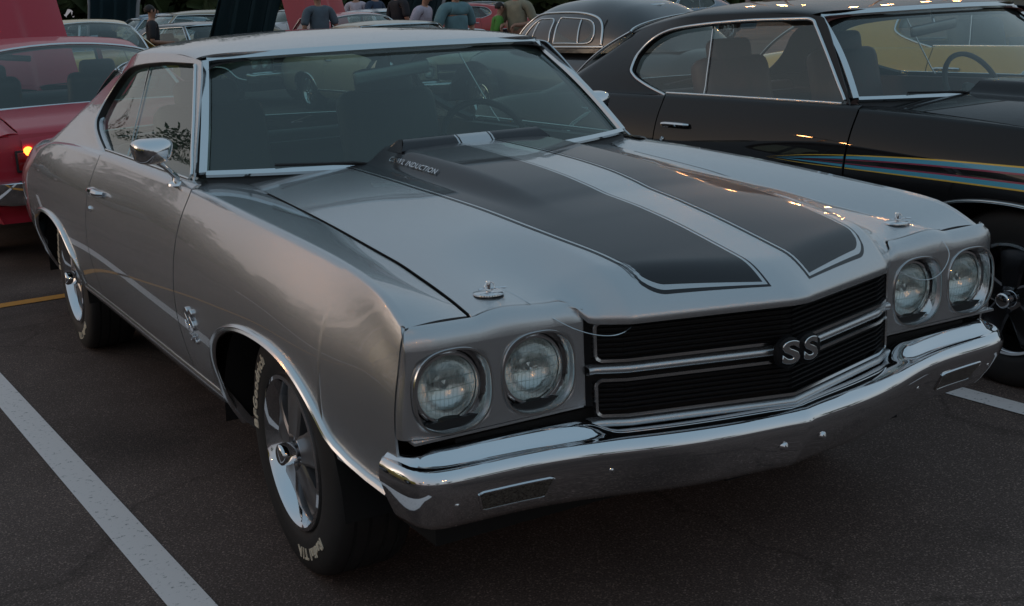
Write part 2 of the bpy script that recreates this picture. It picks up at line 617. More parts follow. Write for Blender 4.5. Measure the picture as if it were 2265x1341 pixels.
def build_coupe(name, paint, loc, rz, label, group=None, opt=None, hd=True):
    O = dict(stripes=False, scoop=False, lettering=False, grille='double', hood_open=0, eyebrow=False, rim='slot', mirror=(-1, 1),
             interior=(.02, .022, .024), ws=WSG, sg=SG, pins=False, emblem=False, mid='wide', tail='plain', marker=False, steer=0, drop=0, amp=False, under=None, bumper=CHROME, trim=TRIM, roofpaint=None)
    O.update(opt or {})
    root = empty(name, loc, rz)
    tag(root, label, 'car', group)
    ND = 1.0 if hd else .45
    def N(k): return max(4, int(k*ND))
    dz = np.array([0, 0, -O['drop']])
    def gr(nm, P, m, parent=root, **kw):
        return grid(nm, np.asarray(P)+dz, m, parent, **kw)
    def sw(nm, path, *a, **kw):
        return sweep(nm, np.asarray(path)+dz, *a, **kw)
    rp = O['roofpaint'] or paint

    def side_patch(b0, b1, low, s, nb, extra=None, top_in=None, ns=46):
        """columns of section points between b0 and b1, from the lower edge (arch or sill) over the crown to top_in(b)->(a,c)"""
        bs = list(np.linspace(b0, b1, nb))
        for a0, rx, tp, sp in ARCH:
            for q in (-1, 1):
                e = a0+q*rx
                if b0 < e < b1:
                    bs += [e-q*.0005, e+q*.0003, e-q*.006, e-q*.018, e-q*.035]
            bs += [a0+rx*k for k in np.linspace(-.97, .97, N(30)) if b0 < a0+rx*k < b1]
        bs = sorted(set(round(x, 5) for x in bs))
        cols = []
        for b in bs:
            f, L = side_section(b)
            t = np.linspace(0, L, 200)
            P = f(t)
            lc = low(b) if callable(low) else low
            lc = arch_c(b, lc)
            t0 = float(np.interp(lc, P[:, 1], t))
            q = f(np.maximum(np.linspace(float(np.interp(low(b) if callable(low) else low, P[:, 1], t)), L, ns), t0))
            pts = [(p[0], b, p[1]) for p in q]
            if top_in:
                a1, c1 = top_in(b)
                p0 = q[-1]
                for k in np.linspace(0, 1, 9)[1:]:
                    pts.append((p0[0]+(a1-p0[0])*k, b, p0[1]+(c1-p0[1])*k+.004*sin(pi*k)))
            cols.append([(s*x, y, z) for x, y, z in pts])
        return np.array(cols)

    # ---- underbody and dark inner shell
    mb = MB()
    mb.box((0, 1.42, .33), (1.50, 4.0, .16))
    mb.box((0, 1.60, .50), (1.16, 4.5, .30))
    mb.box((0, .0, .64), (1.10, 1.2, .18))
    mb.box((0, 1.45, .56), (1.60, 1.9, .34))
    mb.box((0, 3.45, .66), (1.2, 1.0, .36))
    o = mb.build('underbody', DARK, root)
    o.location.z = -O['drop']
    for b0 in (0.01, 2.845):                     # wheel wells
        for s in (-1, 1):
            wl = MB()
            prof = []
            for k in range(17):
                th = pi*k/16
                prof.append((b0+.455*cos(th), .30+.40*sin(th)))
            vs = [(s*.60, y, z) for y, z in prof]+[(s*.915, y, z) for y, z in prof]
            wl.add(vs, [(k, k+1, k+18, k+17) for k in range(16)]+[tuple(range(17))])
            o = wl.build('wheel_well', DARK, root, True)
            o.location.z = -O['drop']

    # ---- body sides
    def low_front(b): return .455 if b < -.40 else .235
    for s in (-1, 1):
        gr('front_fender', side_patch(-.735, .7555, low_front, s, N(46), top_in=lambda b: (float(gap_a(b))+.003, float(gap_c(b)))), paint, out=('pt', (0, .0, .5)))
        d = gr('door', side_patch(.7645, 2.034, .235, s, N(30), top_in=lambda b: (.834, float(cr_c(b))+.014)), paint, out=('pt', (0, 1.4, .5)))
        # quarter lower side up to the crown
        gr('quarter_panel', side_patch(2.042, 4.03, lambda b: .235 if b < 3.2 else .33, s, N(60), top_in=lambda b: (side_section(b)[0](side_section(b)[1])[0]-.05, float(cr_c(b))+.006-.010*sst(3.0, 3.4, b))), paint, out=('pt', (0, 2.8, .5)))
        # bright moulding along the rocker
        y0, y1 = .455, 2.40
        bs = np.linspace(y0, y1, 30)
        sw('rocker_moulding', [(s*(side_pt(b, .375)+.003), b, .375) for b in bs], [(-.016, 0), (-.010, .006), (.010, .006), (.016, 0)], O['trim'], root,
           side=[np.array([s*1., 0, 0])]*30)
        # arch mouldings
        for ai, (a0, rx, tp, sp) in enumerate(ARCH):
            th = np.linspace(0, pi, N(48))
            pts = []
            lo = .455 if ai == 0 else .42
            for t in th:
                x = -cos(t)
                ex = np.sign(x)*abs(x)**(2/2.3)
                b = a0+rx*ex
                c = sp+(tp-sp)*max(0, 1-abs(ex)**2.3)**(1/2.3)
                pts.append((s*(side_pt(b, c)+.002), b, c))
            tail_pts = [(s*(side_pt(a0+rx, c)+.001), a0+rx+(.02 if c < .35 else .0), c) for c in (.38, .33, .29)]
            if ai == 0:
                front = [(s*(side_pt(-.66, .452)+.002), -.67, .452), (s*(side_pt(-.58, .455)+.002), -.58, .456), (s*(side_pt(-.50, .46)+.002), -.50, .466)]
                pts = front+[p for p in pts if p[2] > .487 or p[1] > 0]+tail_pts
            else:
                pts = [(s*(side_pt(a0-rx, c)+.001), a0-rx, c) for c in (.33, .38)]+pts+tail_pts
            pts = np.array(pts)
            # smooth and resample
            for _ in range(2):
                pts[1:-1] = .25*pts[:-2]+.5*pts[1:-1]+.25*pts[2:]
            k_ = .55 if O['eyebrow'] else .85
            sw('wheel_arch_moulding', pts, [(x_*k_, z_) for x_, z_ in [(-.014, -.004), (-.014, .004), (-.006, .010), (.001, .006), (.006, .010), (.013, .005), (.013, -.004)]], O['trim'], root, side=[np.array([s*1., 0, 0])]*len(pts))
        # door handle and lock
        hz = .838
        ha = side_pt(1.88, hz)
        hb = MB()
        hb.tube([(s*(ha+.002), 1.785, hz), (s*(ha+.020), 1.80, hz+.002), (s*(ha+.024), 1.84, hz+.003), (s*(ha+.024), 1.93, hz+.003), (s*(ha+.018), 1.965, hz), (s*(ha+.0), 1.975, hz)], [.009, .011, .012, .012, .011, .009], 8)
        hb.box((s*(ha+.004), 1.955, hz-.004), (.012, .05, .028))
        hb.v = [(x, y, z-O['drop']) for x, y, z in hb.v]
        hb.build('door_handle', CHROME, d, True)
        lk = MB()
        la = side_pt(1.96, .765)
        lk.lathe([(0, s*.008), (.009, s*.008), (.012, s*.003), (.013, -s*.004)], 16, 'X', (s*la, 1.965, .765-O['drop']))
        lk.build('door_lock', CHROME, d, True)

    # ---- greenhouse side: A pillar + roof rail + sail panel around the side window opening
    dlo = np.array([(.872, .985), (1.03, 1.143), (1.17, 1.280), (1.205, 1.310), (1.26, 1.3185), (1.55, 1.318), (1.80, 1.311), (2.00, 1.300), (2.20, 1.280), (2.33, 1.246), (2.405, 1.195), (2.435, 1.14), (2.425, 1.085),
                    (2.37, 1.050), (2.29, 1.022), (2.18, .992), (2.06, .966)])
    outl = np.array([(.835, .970), (.985, 1.143), (1.115, 1.290), (1.165, 1.327), (1.235, 1.333), (1.55, 1.3475), (1.80, 1.3475), (2.00, 1.343), (2.25, 1.325), (2.45, 1.298), (2.60, 1.265), (2.72, 1.205), (2.85, 1.12),
                     (2.98, 1.045), (3.08, .998), (3.17, .965), (3.26, .942)])
    # inboard position of the backlight edge for the last points
    def smooth_curve(P, n, power=1):
        d = np.concatenate([[0], np.cumsum(np.hypot(*np.diff(P, axis=0).T))])
        fx, fy = pl(d, P[:, 0]), pl(d, P[:, 1])
        return fx, fy, d
    ki = np.arange(len(dlo))
    fx, fy = cs(ki, dlo[:, 0]), cs(ki, dlo[:, 1])
    gx, gy = pl(ki, outl[:, 0]), pl(ki, outl[:, 1])
    fx, fy = pl(ki, dlo[:, 0]), pl(ki, dlo[:, 1])
    tt = np.linspace(0, len(dlo)-1, N(150))
    for s in (-1, 1):
        P = []
        for t in tt:
            b0, c0, b1, c1 = float(fx(t)), float(fy(t)), float(gx(t)), float(gy(t))
            rear = sst(9.5, 11.5, t)
            row = []
            for k in np.linspace(0, 1, 14):
                b = b0+(b1-b0)*k
                c = c0+(c1-c0)*k
                a = float(G(b, c))
                if rear > 0:
                    r_ = max(0, (k-.80)/.20)
                    a -= rear*.035*r_**2
                    c -= rear*.006*r_**2
                    b += rear*.01*r_**2
                row.append((s*a, b, c))
            # return lip into the window opening
            a_, b_, c_ = row[0]
            P.append([(a_-s*.03, b_, c_)]+row)
        gr('roof_pillar', P, rp, out=('pt', (0, 1.9, 1.0)))
        # bright reveal moulding round the opening
        pm = np.array([(s*(float(G(float(fx(t)), float(fy(t))))+.001), float(fx(t)), float(fy(t))) for t in np.linspace(0, 16, N(130))])
        seg = pm if O['mid'] != 'front' else pm[:N(26)]
        if hd:
            sw('window_weatherstrip', pm+np.array([-s*.006, 0, 0]), [(-.003, -.026), (-.003, .002), (.020, .001), (.024, -.026)], BLK, root, side=[np.array([s*.93, 0, .36])]*len(pm))
        sw('window_reveal_moulding', seg, halfround(.016, .007), O['trim'], root, side=[np.array([s*.9, 0, .4])]*len(seg))
        # belt moulding
        bs = np.linspace(.88, 2.06, 24)
        sw('belt_moulding', [(s*.836, b, float(cr_c(b))+.016) for b in bs], halfround(.012, .006), O['trim'], root, side=[np.array([s*.5, 0, .86])]*24)
        # side glass, set in a few centimetres
        inner = []
        # build a fan-like grid of the opening between the belt line and the upper outline
        bb = np.linspace(.885, 2.42, 40)
        top = []
        U = np.array([(float(fx(t)), float(fy(t))) for t in np.linspace(0, 11, 200)])
        Lw = np.array([(float(fx(t)), float(fy(t))) for t in np.linspace(11.2, 16, 100)])[::-1]
        for b in bb:
            ct = float(np.interp(b, U[:, 0], U[:, 1]))
            cb = .968 if b < 2.06 else float(np.interp(b, Lw[:, 0], Lw[:, 1]))
            inner.append([(s*(float(G(b, c))-.030), b, c) for c in np.linspace(cb, ct, 12)])
        gr('side_window_glass', inner, O['sg'], thick=0)
        # division bar between door glass and quarter glass
        b_lo, b_hi = 1.80, 1.90
        sw('window_division_bar', [(s*(float(G(b_lo+(b_hi-b_lo)*k, c))-.026), b_lo+(b_hi-b_lo)*k, c) for k, c in zip(np.linspace(0, 1, 8), np.linspace(.97, 1.305, 8))],
           [(-.003, 0), (-.003, .004), (.003, .004), (.003, 0)], O['trim'], root, side=[np.array([s*1., 0, .3])]*8)

    # ---- roof
    P = []
    for v in np.linspace(0, 1, N(50)):
        row = []
        for u in np.linspace(-1, 1, N(56)+1):
            s_ = 1-abs(u)
            # station depends on how far across we are (bowed header and backlight header)
            bf = 1.235-.135*(1-abs(u)**2.2)
            br = 2.62+.05*(1-u*u)
            b = bf+(br-bf)*v
            a, c = roof_pt(b, s_)
            # lower the leading edge a little into the header
            row.append((a*(1 if u > 0 else -1), b, c))
        P.append(row)
    gr('roof', P, rp, out=('pt', (0, 1.9, 1.0)))

    # ---- windshield: between header curve and cowl curve
    def ws_top(u):
        b = 1.215-.125*(1-abs(u)**2.2)
        a, c = roof_pt(b, 1-abs(u)*.985)
        return np.array([(.648*u), b-.012, min(c, 1.336)-.008-.010*u*u])
    def ws_bot(u):
        return np.array([.795*u, .845-.19*(1-abs(u)**2.2), .968+.016*abs(u)])
    P = []
    for v in np.linspace(0, 1, N(20)):
        row = []
        for u in np.linspace(-1, 1, N(40)+1):
            p = ws_bot(u)*(1-v)+ws_top(u)*v
            bow = .030*sin(pi*v)*(1-.3*u*u)
            p[1] -= bow*.8
            p[2] += bow*.5
            row.append(p)
        P.append(row)
    P = np.array(P)
    gr('windshield', P, O['ws'], thick=0)
    off = np.array([0, -.006, .006])
    wsn = [np.array([0, -.80, .60])]
    def trimside(idx, u=0):
        return [np.array([u*.35, -.75, .55])]*idx
    gr_ = P[:, 1]+off
    for s, col in ((-1, 0), (1, -1)):
        pth = P[:, col]+off+np.array([s*.006, 0, 0])
        sw('windshield_moulding', pth, [(-.016, -.003), (-.013, .008), (.012, .010), (.016, -.003)], O['trim'], root, side=trimside(len(pth), s))
    sw('windshield_moulding', P[-1]+off+np.array([0, .004, .008]), [(-.015, -.003), (-.012, .007), (.012, .008), (.015, -.003)], O['trim'], root, side=trimside(P.shape[1]))
    low = P[0]+off*.5+np.array([0, -.012, .004])
    sw('windshield_moulding', low, [(-.012, -.004), (-.008, .005), (.008, .005), (.012, -.004)], O['trim'], root, side=trimside(P.shape[1]))
    # cowl panel between windshield foot and hood, and the A-pillar foot
    P2 = []
    for u in np.linspace(-1, 1, 41):
        p = ws_bot(u)
        q = np.array([.80*u, .60+.15*abs(u)**2, .935+.005*abs(u)])
        P2.append([p+np.array([0, -.01, -.004]), p*.5+q*.5+np.array([0, 0, -.016]), q])
    gr('cowl_panel', P2, BLK, out=('dir', (0, 0, 1)))
    for s in (-1, 1):                            # fender corner that runs up to the pillar foot
        P3 = []
        for b in np.linspace(.60, .90, 10):
            a1 = float(cr_a(b))-.006
            c1 = float(cr_c(b))-.001
            a0 = float(gap_a(min(b, .8)))-.004+.05*max(0, (b-.7)/.2)
            P3.append([(s*(a1+(a0-a1)*k), b+.0, c1-.004+(float(gap_c(min(b, .8)))+.006*max(0, (b-.6)/.3)-c1+.004)*k+.010*sin(pi*k)*max(0, (b-.6)/.3)) for k in np.linspace(0, 1, 8)])
        gr('cowl_corner', P3, paint, out=('dir', (0, 0, 1)))

    # ---- backlight and deck
    P = []
    for v in np.linspace(0, 1, N(18)):
        row = []
        for u in np.linspace(-1, 1, N(30)+1):
            bt = 2.62+.05*(1-u*u)
            at, ct = roof_pt(bt, 1-abs(u)*.99)
            tp = np.array([at*np.sign(u), bt+.006, ct-.004])
            bo = np.array([.70*u, 3.17+.07*(1-u*u), .948+.012*(1-u*u)])
            p = tp*(1-v)+bo*v
            bow = .045*sin(pi*v)
            p[1] += bow*.6
            p[2] += bow*.6
            row.append(p)
        P.append(row)
    P = np.array(P)
    gr('rear_window', P, O['sg'], thick=0)
    for col in (0, -1):
        sw('rear_window_moulding', P[:, col]+np.array([0, .006, .008]), halfround(.026, .009), O['trim'], root, side=[np.array([0, .6, .8])]*len(P))
    sw('rear_window_moulding', P[-1]+np.array([0, .004, .006]), halfround(.024, .008), O['trim'], root, side=[np.array([0, .6, .8])]*P.shape[1])
    sw('rear_window_moulding', P[0]+np.array([0, .004, .008]), halfround(.020, .008), O['trim'], root, side=[np.array([0, .6, .8])]*P.shape[1])
    for s in (-1, 1):                            # quarter tops beside the deck
        P4 = []
        for b in np.linspace(3.10, 4.03, N(22)):
            f, L = side_section(b)
            p0 = f(L)
            P4.append([(s*(p0[0]+(.655-p0[0])*k), b, p0[1]+(.948-.055*sst(3.2, 4.1, b)-.035*sst(3.6, 4.1, b)-p0[1])*k+.008*sin(pi*k)) for k in np.linspace(0, 1, 8)])
        gr('quarter_top', P4, paint, out=('dir', (0, 0, 1)))
    P5 = []
    for v in np.linspace(0, 1, N(26)):
        row = []
        for u in np.linspace(-1, 1, N(24)+1):
            b = 3.225+.06*(1-u*u)+(4.06-3.225-.06*(1-u*u)+.03*(1-u*u))*v
            c = .956-.055*sst(3.2, 4.1, b)-.035*sst(3.6, 4.1, b)+.018*(1-u*u)-.05*max(0, (v-.9)/.1)**2
            row.append((.648*u, b, c))
        P5.append(row)
    for v in (.35, .8):                          # deck lid rolls down onto the tail
        P5.append([(.648*u, 4.06+.03*(1-u*u)+.012*v+.004, .956-.090+.018*(1-u*u)-.05-.06*v) for u in np.linspace(-1, 1, N(24)+1)])
    gr('deck_lid', P5, paint, out=('dir', (0, 0, 1)))
    P6 = []
    for k, z in enumerate(np.linspace(.33, .856, 16)):
        row = []
        for u in np.linspace(-1, 1, N(30)+1):
            am = side_pt(4.03, min(z, .845))
            if z > .850:
                am -= .02
            row.append((am*np.sign(u)*abs(u)**.9, 4.03+.045*(1-abs(u)**3)-(.02 if z < .42 else 0)+(.004 if abs(u) == 1 else 0)-.02*max(0, (z-.80)/.06), z))
        P6.append(row)
    gr('tail_panel', P6, paint, out=('dir', (0, 1, 0)))
    # rear bumper
    path = []
    for u in np.linspace(-1, 1, N(50)+1):
        e = abs(u)
        a = .80*min(1, e*1.12) if e < .88 else .80+.05*sin((e-.88)/.12*pi/2)
        b = 4.13+.02*(1-e*e)-.03*max(0, e-.7)/.18 if e < .88 else 4.10-.02-(e-.88)/.12*.12
        path.append((a*np.sign(u), b, .52))
    sw('rear_bumper', path, [(-.0, -.075), (.03, -.055), (.036, .0), (.028, .05), (.008, .07), (-.03, .075), (-.05, .06), (-.03, -.05)], O['bumper'], root)
    for s in (-1, 1):
        if O['tail'] == 'slots':
            for k in range(3):
                fr = MB().box((s*(.42+.115*k), 4.078, .70-O['drop']), (.095, .02, .13)).build('tail_light', BLK, root, bevel=.006)
                MB().box((s*(.42+.115*k), 4.088, .70-O['drop']), (.072, .012, .105)).build('tail_lens', REDL, fr, bevel=.004)
        else:
            fr = MB().box((s*.60, 4.075, .66-O['drop']), (.34, .03, .11)).build('tail_light', O['trim'], root, bevel=.008)
            MB().box((s*.60, 4.088, .66-O['drop']), (.31, .012, .085)).build('tail_lens', REDL, fr, bevel=.004)
    if O['marker']:
        MB().lathe([(0, .012), (.02, .010), (.028, 0), (.03, -.01)], 20, 'Y', (O['marker'][0], 4.09, O['marker'][1])).build('marker_light', AMBER, root, True)

    # ---- hood
    hood_parent = root
    hoodE = None
    if O['hood_open']:
        hoodE = empty('hood_hinge', (0, .62, .95))
        hoodE.parent = root
    na, nb = (96 if hd else 40), (110 if hd else 44)
    def hood_row(a_frac):
        pts = []
        for v in np.linspace(0, 1, nb):
            # iterate so that the edge follows the gap
            a = a_frac*.67
            for _ in range(4):
                bf, br = hood_front(a), hood_rear(a)
                b = br+(bf-br)*v
                a = a_frac*(float(gap_a(b))-.005)
            pts.append((a, b, hood_z(a, b)))
        return pts
    us = np.concatenate([np.linspace(-1, -.76, N(14)), np.linspace(-.76, -.64, N(16))[1:], np.linspace(-.64, .64, na)[1:], np.linspace(.64, .76, N(16))[1:], np.linspace(.76, 1, N(14))[1:]])
    P = np.array([hood_row(u) for u in us])
    # nose lip
    lip = []
    for col in P:
        e = col[-1].copy()
        wn = 1-sst(.44, .50, abs(e[0]))
        lip.append([e+np.array([0, -.004*wn, -.010*wn]), e+np.array([0, -.001*wn+.002*(1-wn), -.022*wn-.006*(1-wn)])])
    P = np.concatenate([P, np.array(lip)], axis=1)
    hood = gr('hood', P, paint, out=('dir', (0, 0, 1)), thick=.010)
    if hoodE is not None:
        Q = P[2:-2:2, 2:-6:2].copy()
        Q[:, :, 2] -= .03
        um = O['under'] or DARK
        grid('hood_underside', Q, um, hood, thick=0)
        for xx in (-.35, 0, .35):
            MB().box((xx, .0, .79), (.07, 1.0, .03)).build('hood_brace', um, hood)
        hood.parent = root
        bpy.data.objects.remove(hoodE)
        piv = Vector((0, .62, .95))
        hood.matrix_local = Matrix.Translation(piv) @ Matrix.Rotation(-O['hood_open'], 4, 'X') @ Matrix.Translation(-piv)
        # dark engine bay
        mb = MB()
        mb.box((0, -.1, .74), (1.2, 1.3, .05))
        mb.box((0, .05, .80), (.46, .7, .14))
        mb.build('engine', BLK, root, bevel=.02)

    def strip_on_hood(nm, ca, cb, mtl, lift=.0012, n=70, hw=None, parent=hood):
        """surface strip between two edge functions a0(b), a1(b) from b0 to b1"""
    if O['stripes']:
        bz0, bz1 = -.872, .70
        def in_e(b): return .057+.012*sst(-.6, -.1, b)-.008*sst(.0, .6, b)
        oe = cs([-.95, -.854, -.82, -.76, -.70, -.58, -.44, -.2, .1, .7], [.322, .338, .343, .349, .355, .371, .384, .388, .389, .389])
        for s in (-1, 1):
            def band(o0, o1, b_lo_fn, nm, mtl, lift):
                rows = []
                for v in np.linspace(0, 1, 110):
                    row = []
                    for u in np.linspace(0, 1, 42):
                        # corner-rounded front edge; front edge is parallel to the V nose
                        a_mid = in_e(-.8)+(.335-in_e(-.8))*u
                        a = a_mid
                        bfr = -.981+.120*a_mid/.385+.026+b_lo_fn
                        e_ = max(0, (a_mid-(.335-.045))/.045)
                        bfr += .045*(1-sqrt(max(0, 1-min(1, e_)**2)))
                        for _ in range(3):
                            rear = hood_rear(a)-.004
                            b = rear+(bfr-rear)*v
                            ai, ao = in_e(b)+o0, float(oe(b))-o1
                            a = ai+(ao-ai)*u
                        row.append((s*a, b, hood_z(a, b)+lift))
                    rows.append(row)
                return rows
            outer = band(0, 0, 0, '', None, .0008)
            gr('stripe_border', outer, STRIPE, hood, thick=0, out=('dir', (0, 0, 1)))
            gr('stripe_pinstripe', band(.0055, .0055, .006, '', None, .0014), SILVER, hood, thick=0, out=('dir', (0, 0, 1)))
            gr('hood_stripe', band(.0135, .0135, .015, '', None, .0020), STRIPE, hood, thick=0, out=('dir', (0, 0, 1)))
    if O['scoop']:
        # induction flap: a raised lid across the back of the bulge
        prof = [(.500, 1.036), (.525, 1.058), (.545, 1.067), (.570, 1.066), (.60, 1.045)]
        def flap(a0, a1, nm, mtl, e0=0, e1=0, lift=0):
            rows = []
            for k in np.linspace(0, 1, 12):
                a = a0+(a1-a0)*k
                rows.append([(a+(e0*(1-k)+e1*k)*(c-1.036)/.03, b, c+lift) for b, c in prof])
            return gr(nm, rows, mtl, hood, thick=.004, out=('dir', (0, -.3, 1)), smooth=True)
        flap(-.272, -.066, 'scoop_flap', STRIPE, e0=.025)
        flap(-.060, -.054, 'scoop_pinstripe', STRIPE)
        flap(-.066, -.060, 'scoop_pinstripe', SILVER)
        flap(-.054, .054, 'scoop_flap', SILVER)
        flap(.054, .060, 'scoop_pinstripe', STRIPE)
        flap(.060, .066, 'scoop_pinstripe', SILVER)
        flap(.066, .272, 'scoop_flap', STRIPE, e1=-.025)
        for s in (-1, 1):
            mb = MB()
            mb.add([(s*.272, .500, 1.030), (s*.247, .545, 1.067), (s*.247, .575, 1.066), (s*.272, .62, 1.03)], [(0, 1, 2, 3)])
            mb.build('scoop_flap_end', STRIPE, hood)
            vs, fs = text_data('COWL INDUCTION', .033, .0012, offset=.0001, spacing=1.12)
            out = []
            for vx, vy, vz in vs:
                b = .375-s*vx*-1 if s < 0 else .375+vx*1
                b = .375-vx if s < 0 else .375+vx
                a = .295-vy*.62
                z = hood_z(a, b)
                out.append((s*(a+vz*.6+.003), b, z+.0055+vz))
            mesh('scoop_lettering', out, fs, CHROME, hood, False)
    if O['pins']:
        for s in (-1, 1):
            pa, pb = .628, -.668
            z = hood_z(pa, pb)
            pin = MB().lathe([(0, .0055), (.030, .0050), (.034, .0030), (.0345, .0)], 28, 'Z', (s*pa, pb, z)).build('hood_pin', CHROME, hood, True)
            mb = MB()
            mb.lathe([(0, .030), (.005, .029), (.0065, .024), (.006, .004)], 12, 'Z', (s*pa, pb, z))
            mb.tube([(s*pa-.026, pb-.004, z+.013), (s*pa-.01, pb-.001, z+.014), (s*pa+.02, pb-.006, z+.012), (s*pa+.034, pb-.010, z+.010), (s*pa+.036, pb-.014, z+.012), (s*pa+.02, pb-.012, z+.013)], .0022, 6)
            mb.tube([(s*pa+.012*cos(t), pb-.006+.003*sin(t), z+.018+.009*sin(t)) for t in np.linspace(0, 2*pi, 14)], .0018, 6)
            mb.v = [(x, y, zz) for x, y, zz in mb.v]
            mb.build('pin_clip', CHROME, root, True)
        # lanyard cables
        def lan(pts):
            k = np.arange(len(pts))
            f = cs(k, np.array(pts))
            MB().tube([tuple(p) for p in f(np.linspace(0, len(pts)-1, 50))], .0010, 5).build('pin_lanyard', TRIM, root, True)
        zp = hood_z(.628, -.668)
        lan([(-.620, -.668, zp+.012), (-.600, -.72, zp+.006), (-.555, -.770, .815), (-.505, -.822, .778), (-.440, -.850, .758), (-.385, -.850, .764), (-.360, -.838, .785)])
        lan([(.640, -.668, zp+.012), (.665, -.73, zp-.006), (.672, -.795, .800), (.655, -.820, .765), (.600, -.835, .735), (.530, -.835, .735), (.470, -.818, .765)])

    # ---- header panel with the two lamp openings a side
    FA = [.467, .683, .884]                      # cell borders
    HC = [(.580, .688), (.786, .686)]            # opening centres
    ztop, zbot = .782, .594
    def face_b(a): return -.791+.006*((abs(a)-.467)/.417)+(.018*max(0, (abs(a)-.80)/.084)**2)
    for s in (-1, 1):
        vs, fs = [], []
        nseg = 64
        for ci, (hx, hzc) in enumerate(HC):
            x0, x1 = FA[ci], FA[ci+1]
            rows = []
            ths = sorted([2*pi*j/nseg for j in range(nseg)]+[math.atan2(zz_-hzc, xx_-hx) % (2*pi) for xx_ in (x0, x1) for zz_ in (zbot, ztop)])
            for th in ths:
                ct, st_ = cos(th), sin(th)
                # rectangular cell boundary point
                tx = ((x1-hx) if ct > 0 else (hx-x0))/max(abs(ct), 1e-6)
                tz = ((ztop-hzc) if st_ > 0 else (hzc-zbot))/max(abs(st_), 1e-6)
                R = min(tx, tz)
                ex = 2.6
                rh = .0895/((abs(ct)**ex+abs(st_)**ex)**(1/ex))
                rh = min(rh, R-.004)
                row = []
                for k, q in enumerate((1.0, .55, .25, .10, .0)):
                    rr_ = rh+(R-rh)*q
                    x, z = hx+rr_*ct, hzc+rr_*st_
                    b = face_b(x)+.004*(1 if k == 4 else 0)
                    row.append((s*x, b, z))
                rl = rh-.004
                row.append((s*(hx+rl*ct), face_b(hx)+.012, hzc+rl*st_))
                rows.append(row)
            rows.append(rows[0])
            gr('header_panel', rows, paint, out=('dir', (0, -1, 0)), thick=0)
            # bright bezel ring
            rg = [(s*(hx+(.0895/((abs(cos(t))**2.6+abs(sin(t))**2.6)**(1/2.6)))*cos(t)), face_b(hx)-.001, hzc+(.0895/((abs(cos(t))**2.6+abs(sin(t))**2.6)**(1/2.6)))*sin(t)) for t in np.linspace(0, 2*pi, 65)[:-1]]
            hl = empty('headlight', (0, 0, -O['drop']))
            hl.parent = root
            sweep('bezel_ring', rg, [(-.003, -.001), (-.002, .003), (.002, .003), (.003, -.001)], O['trim'], hl, side=[np.array([0, -1., 0])]*64, closed=True)
            # tunnel from the squircle opening to the round lamp
            rows = []
            for t in np.linspace(0, 2*pi, 73):
                ro = .088/((abs(cos(t))**2.6+abs(sin(t))**2.6)**(1/2.6))
                rows.append([(s*(hx+(ro*(1-q)+.0765*q)*cos(t)), face_b(hx)+.008+.032*q**.8, hzc+(ro*(1-q)+.0765*q)*sin(t)) for q in (0, .25, .5, .75, 1)])
            grid('lamp_tunnel', rows, SOCK, hl, thick=0)
            lx, ly = s*hx, face_b(hx)+.036
            MB().lathe([(.078, .004), (.080, -.004), (.076, -.012), (.0715, -.012), (.0705, -.004)], 56, 'Y', (lx, ly, hzc)).build('retainer_ring', CHROME, hl, True)
            MB().lathe([(.071, -.006), (.065, -.013), (.052, -.020), (.034, -.0245), (.016, -.0265), (.0001, -.027)], 56, 'Y', (lx, ly, hzc)).build('lamp_lens', HG, hl, True)
            # fluted inner face + parabolic reflector + bulb shield
            MB().lathe([(.070, .0), (.064, .014), (.054, .026), (.040, .036), (.022, .043), (.0001, .045)], 56, 'Y', (lx, ly, hzc)).build('lamp_reflector', REFLECT, hl, True)
            fl = MB()
            for k in range(-5, 6):
                zz = k*.0105
                hwid = sqrt(max(0, .066**2-zz**2))
                if k % 2 == 0:
                    fl.tube([(lx-hwid, ly-.004, hzc+zz), (lx, ly-.014, hzc+zz), (lx+hwid, ly-.004, hzc+zz)], .0013, 4)
            for k in range(-6, 7):
                xx = k*.010
                hh = sqrt(max(0, .064**2-xx**2))
                fl.tube([(lx+xx, ly-.004, hzc-hh), (lx+xx, ly-.014, hzc), (lx+xx, ly-.004, hzc+hh)], .0008, 4)
            fl.build('lens_fluting', HG, hl)
            MB().lathe([(.0001, -.006), (.010, -.004), (.013, .004), (.013, .02)], 20, 'Y', (lx, ly+.012, hzc+.004)).build('bulb_shield', CHROME, hl, True)
        # roll from face to top surface, up to the hood gap
        P = []
        for a in np.linspace(.467, .884, N(36)):
            if a < .713:
                bg_ = max(hood_front(a)-.0075, face_b(a)+.004)
                zg = hood_z(a, hood_front(a))-.001
            else:
                bg_ = -.7525
                zg = float(np.interp(a, [.713, .866], [.826, .829]))
            fb = face_b(a)
            dl = zg-ztop
            row = [(s*a, fb, ztop), (s*a, fb+.0012, ztop+dl*.35), (s*a, fb+.006, ztop+dl*.62), (s*a, fb+.016, ztop+dl*.82), (s*a, fb+.030*min(1, (bg_-fb)/.045), ztop+dl*.93), (s*a, bg_, zg)]
            ov = max(0, a-.862)
            row = [(x-s*ov*q_, y, z) for (x, y, z), q_ in zip(row, (0, .05, .2, .45, .75, 1))]
            P.append(row)
        gr('header_panel_top', P, paint, out=('dir', (0, -1, 1)), thick=.004)
        # outer side return to the fender seam
        P = []
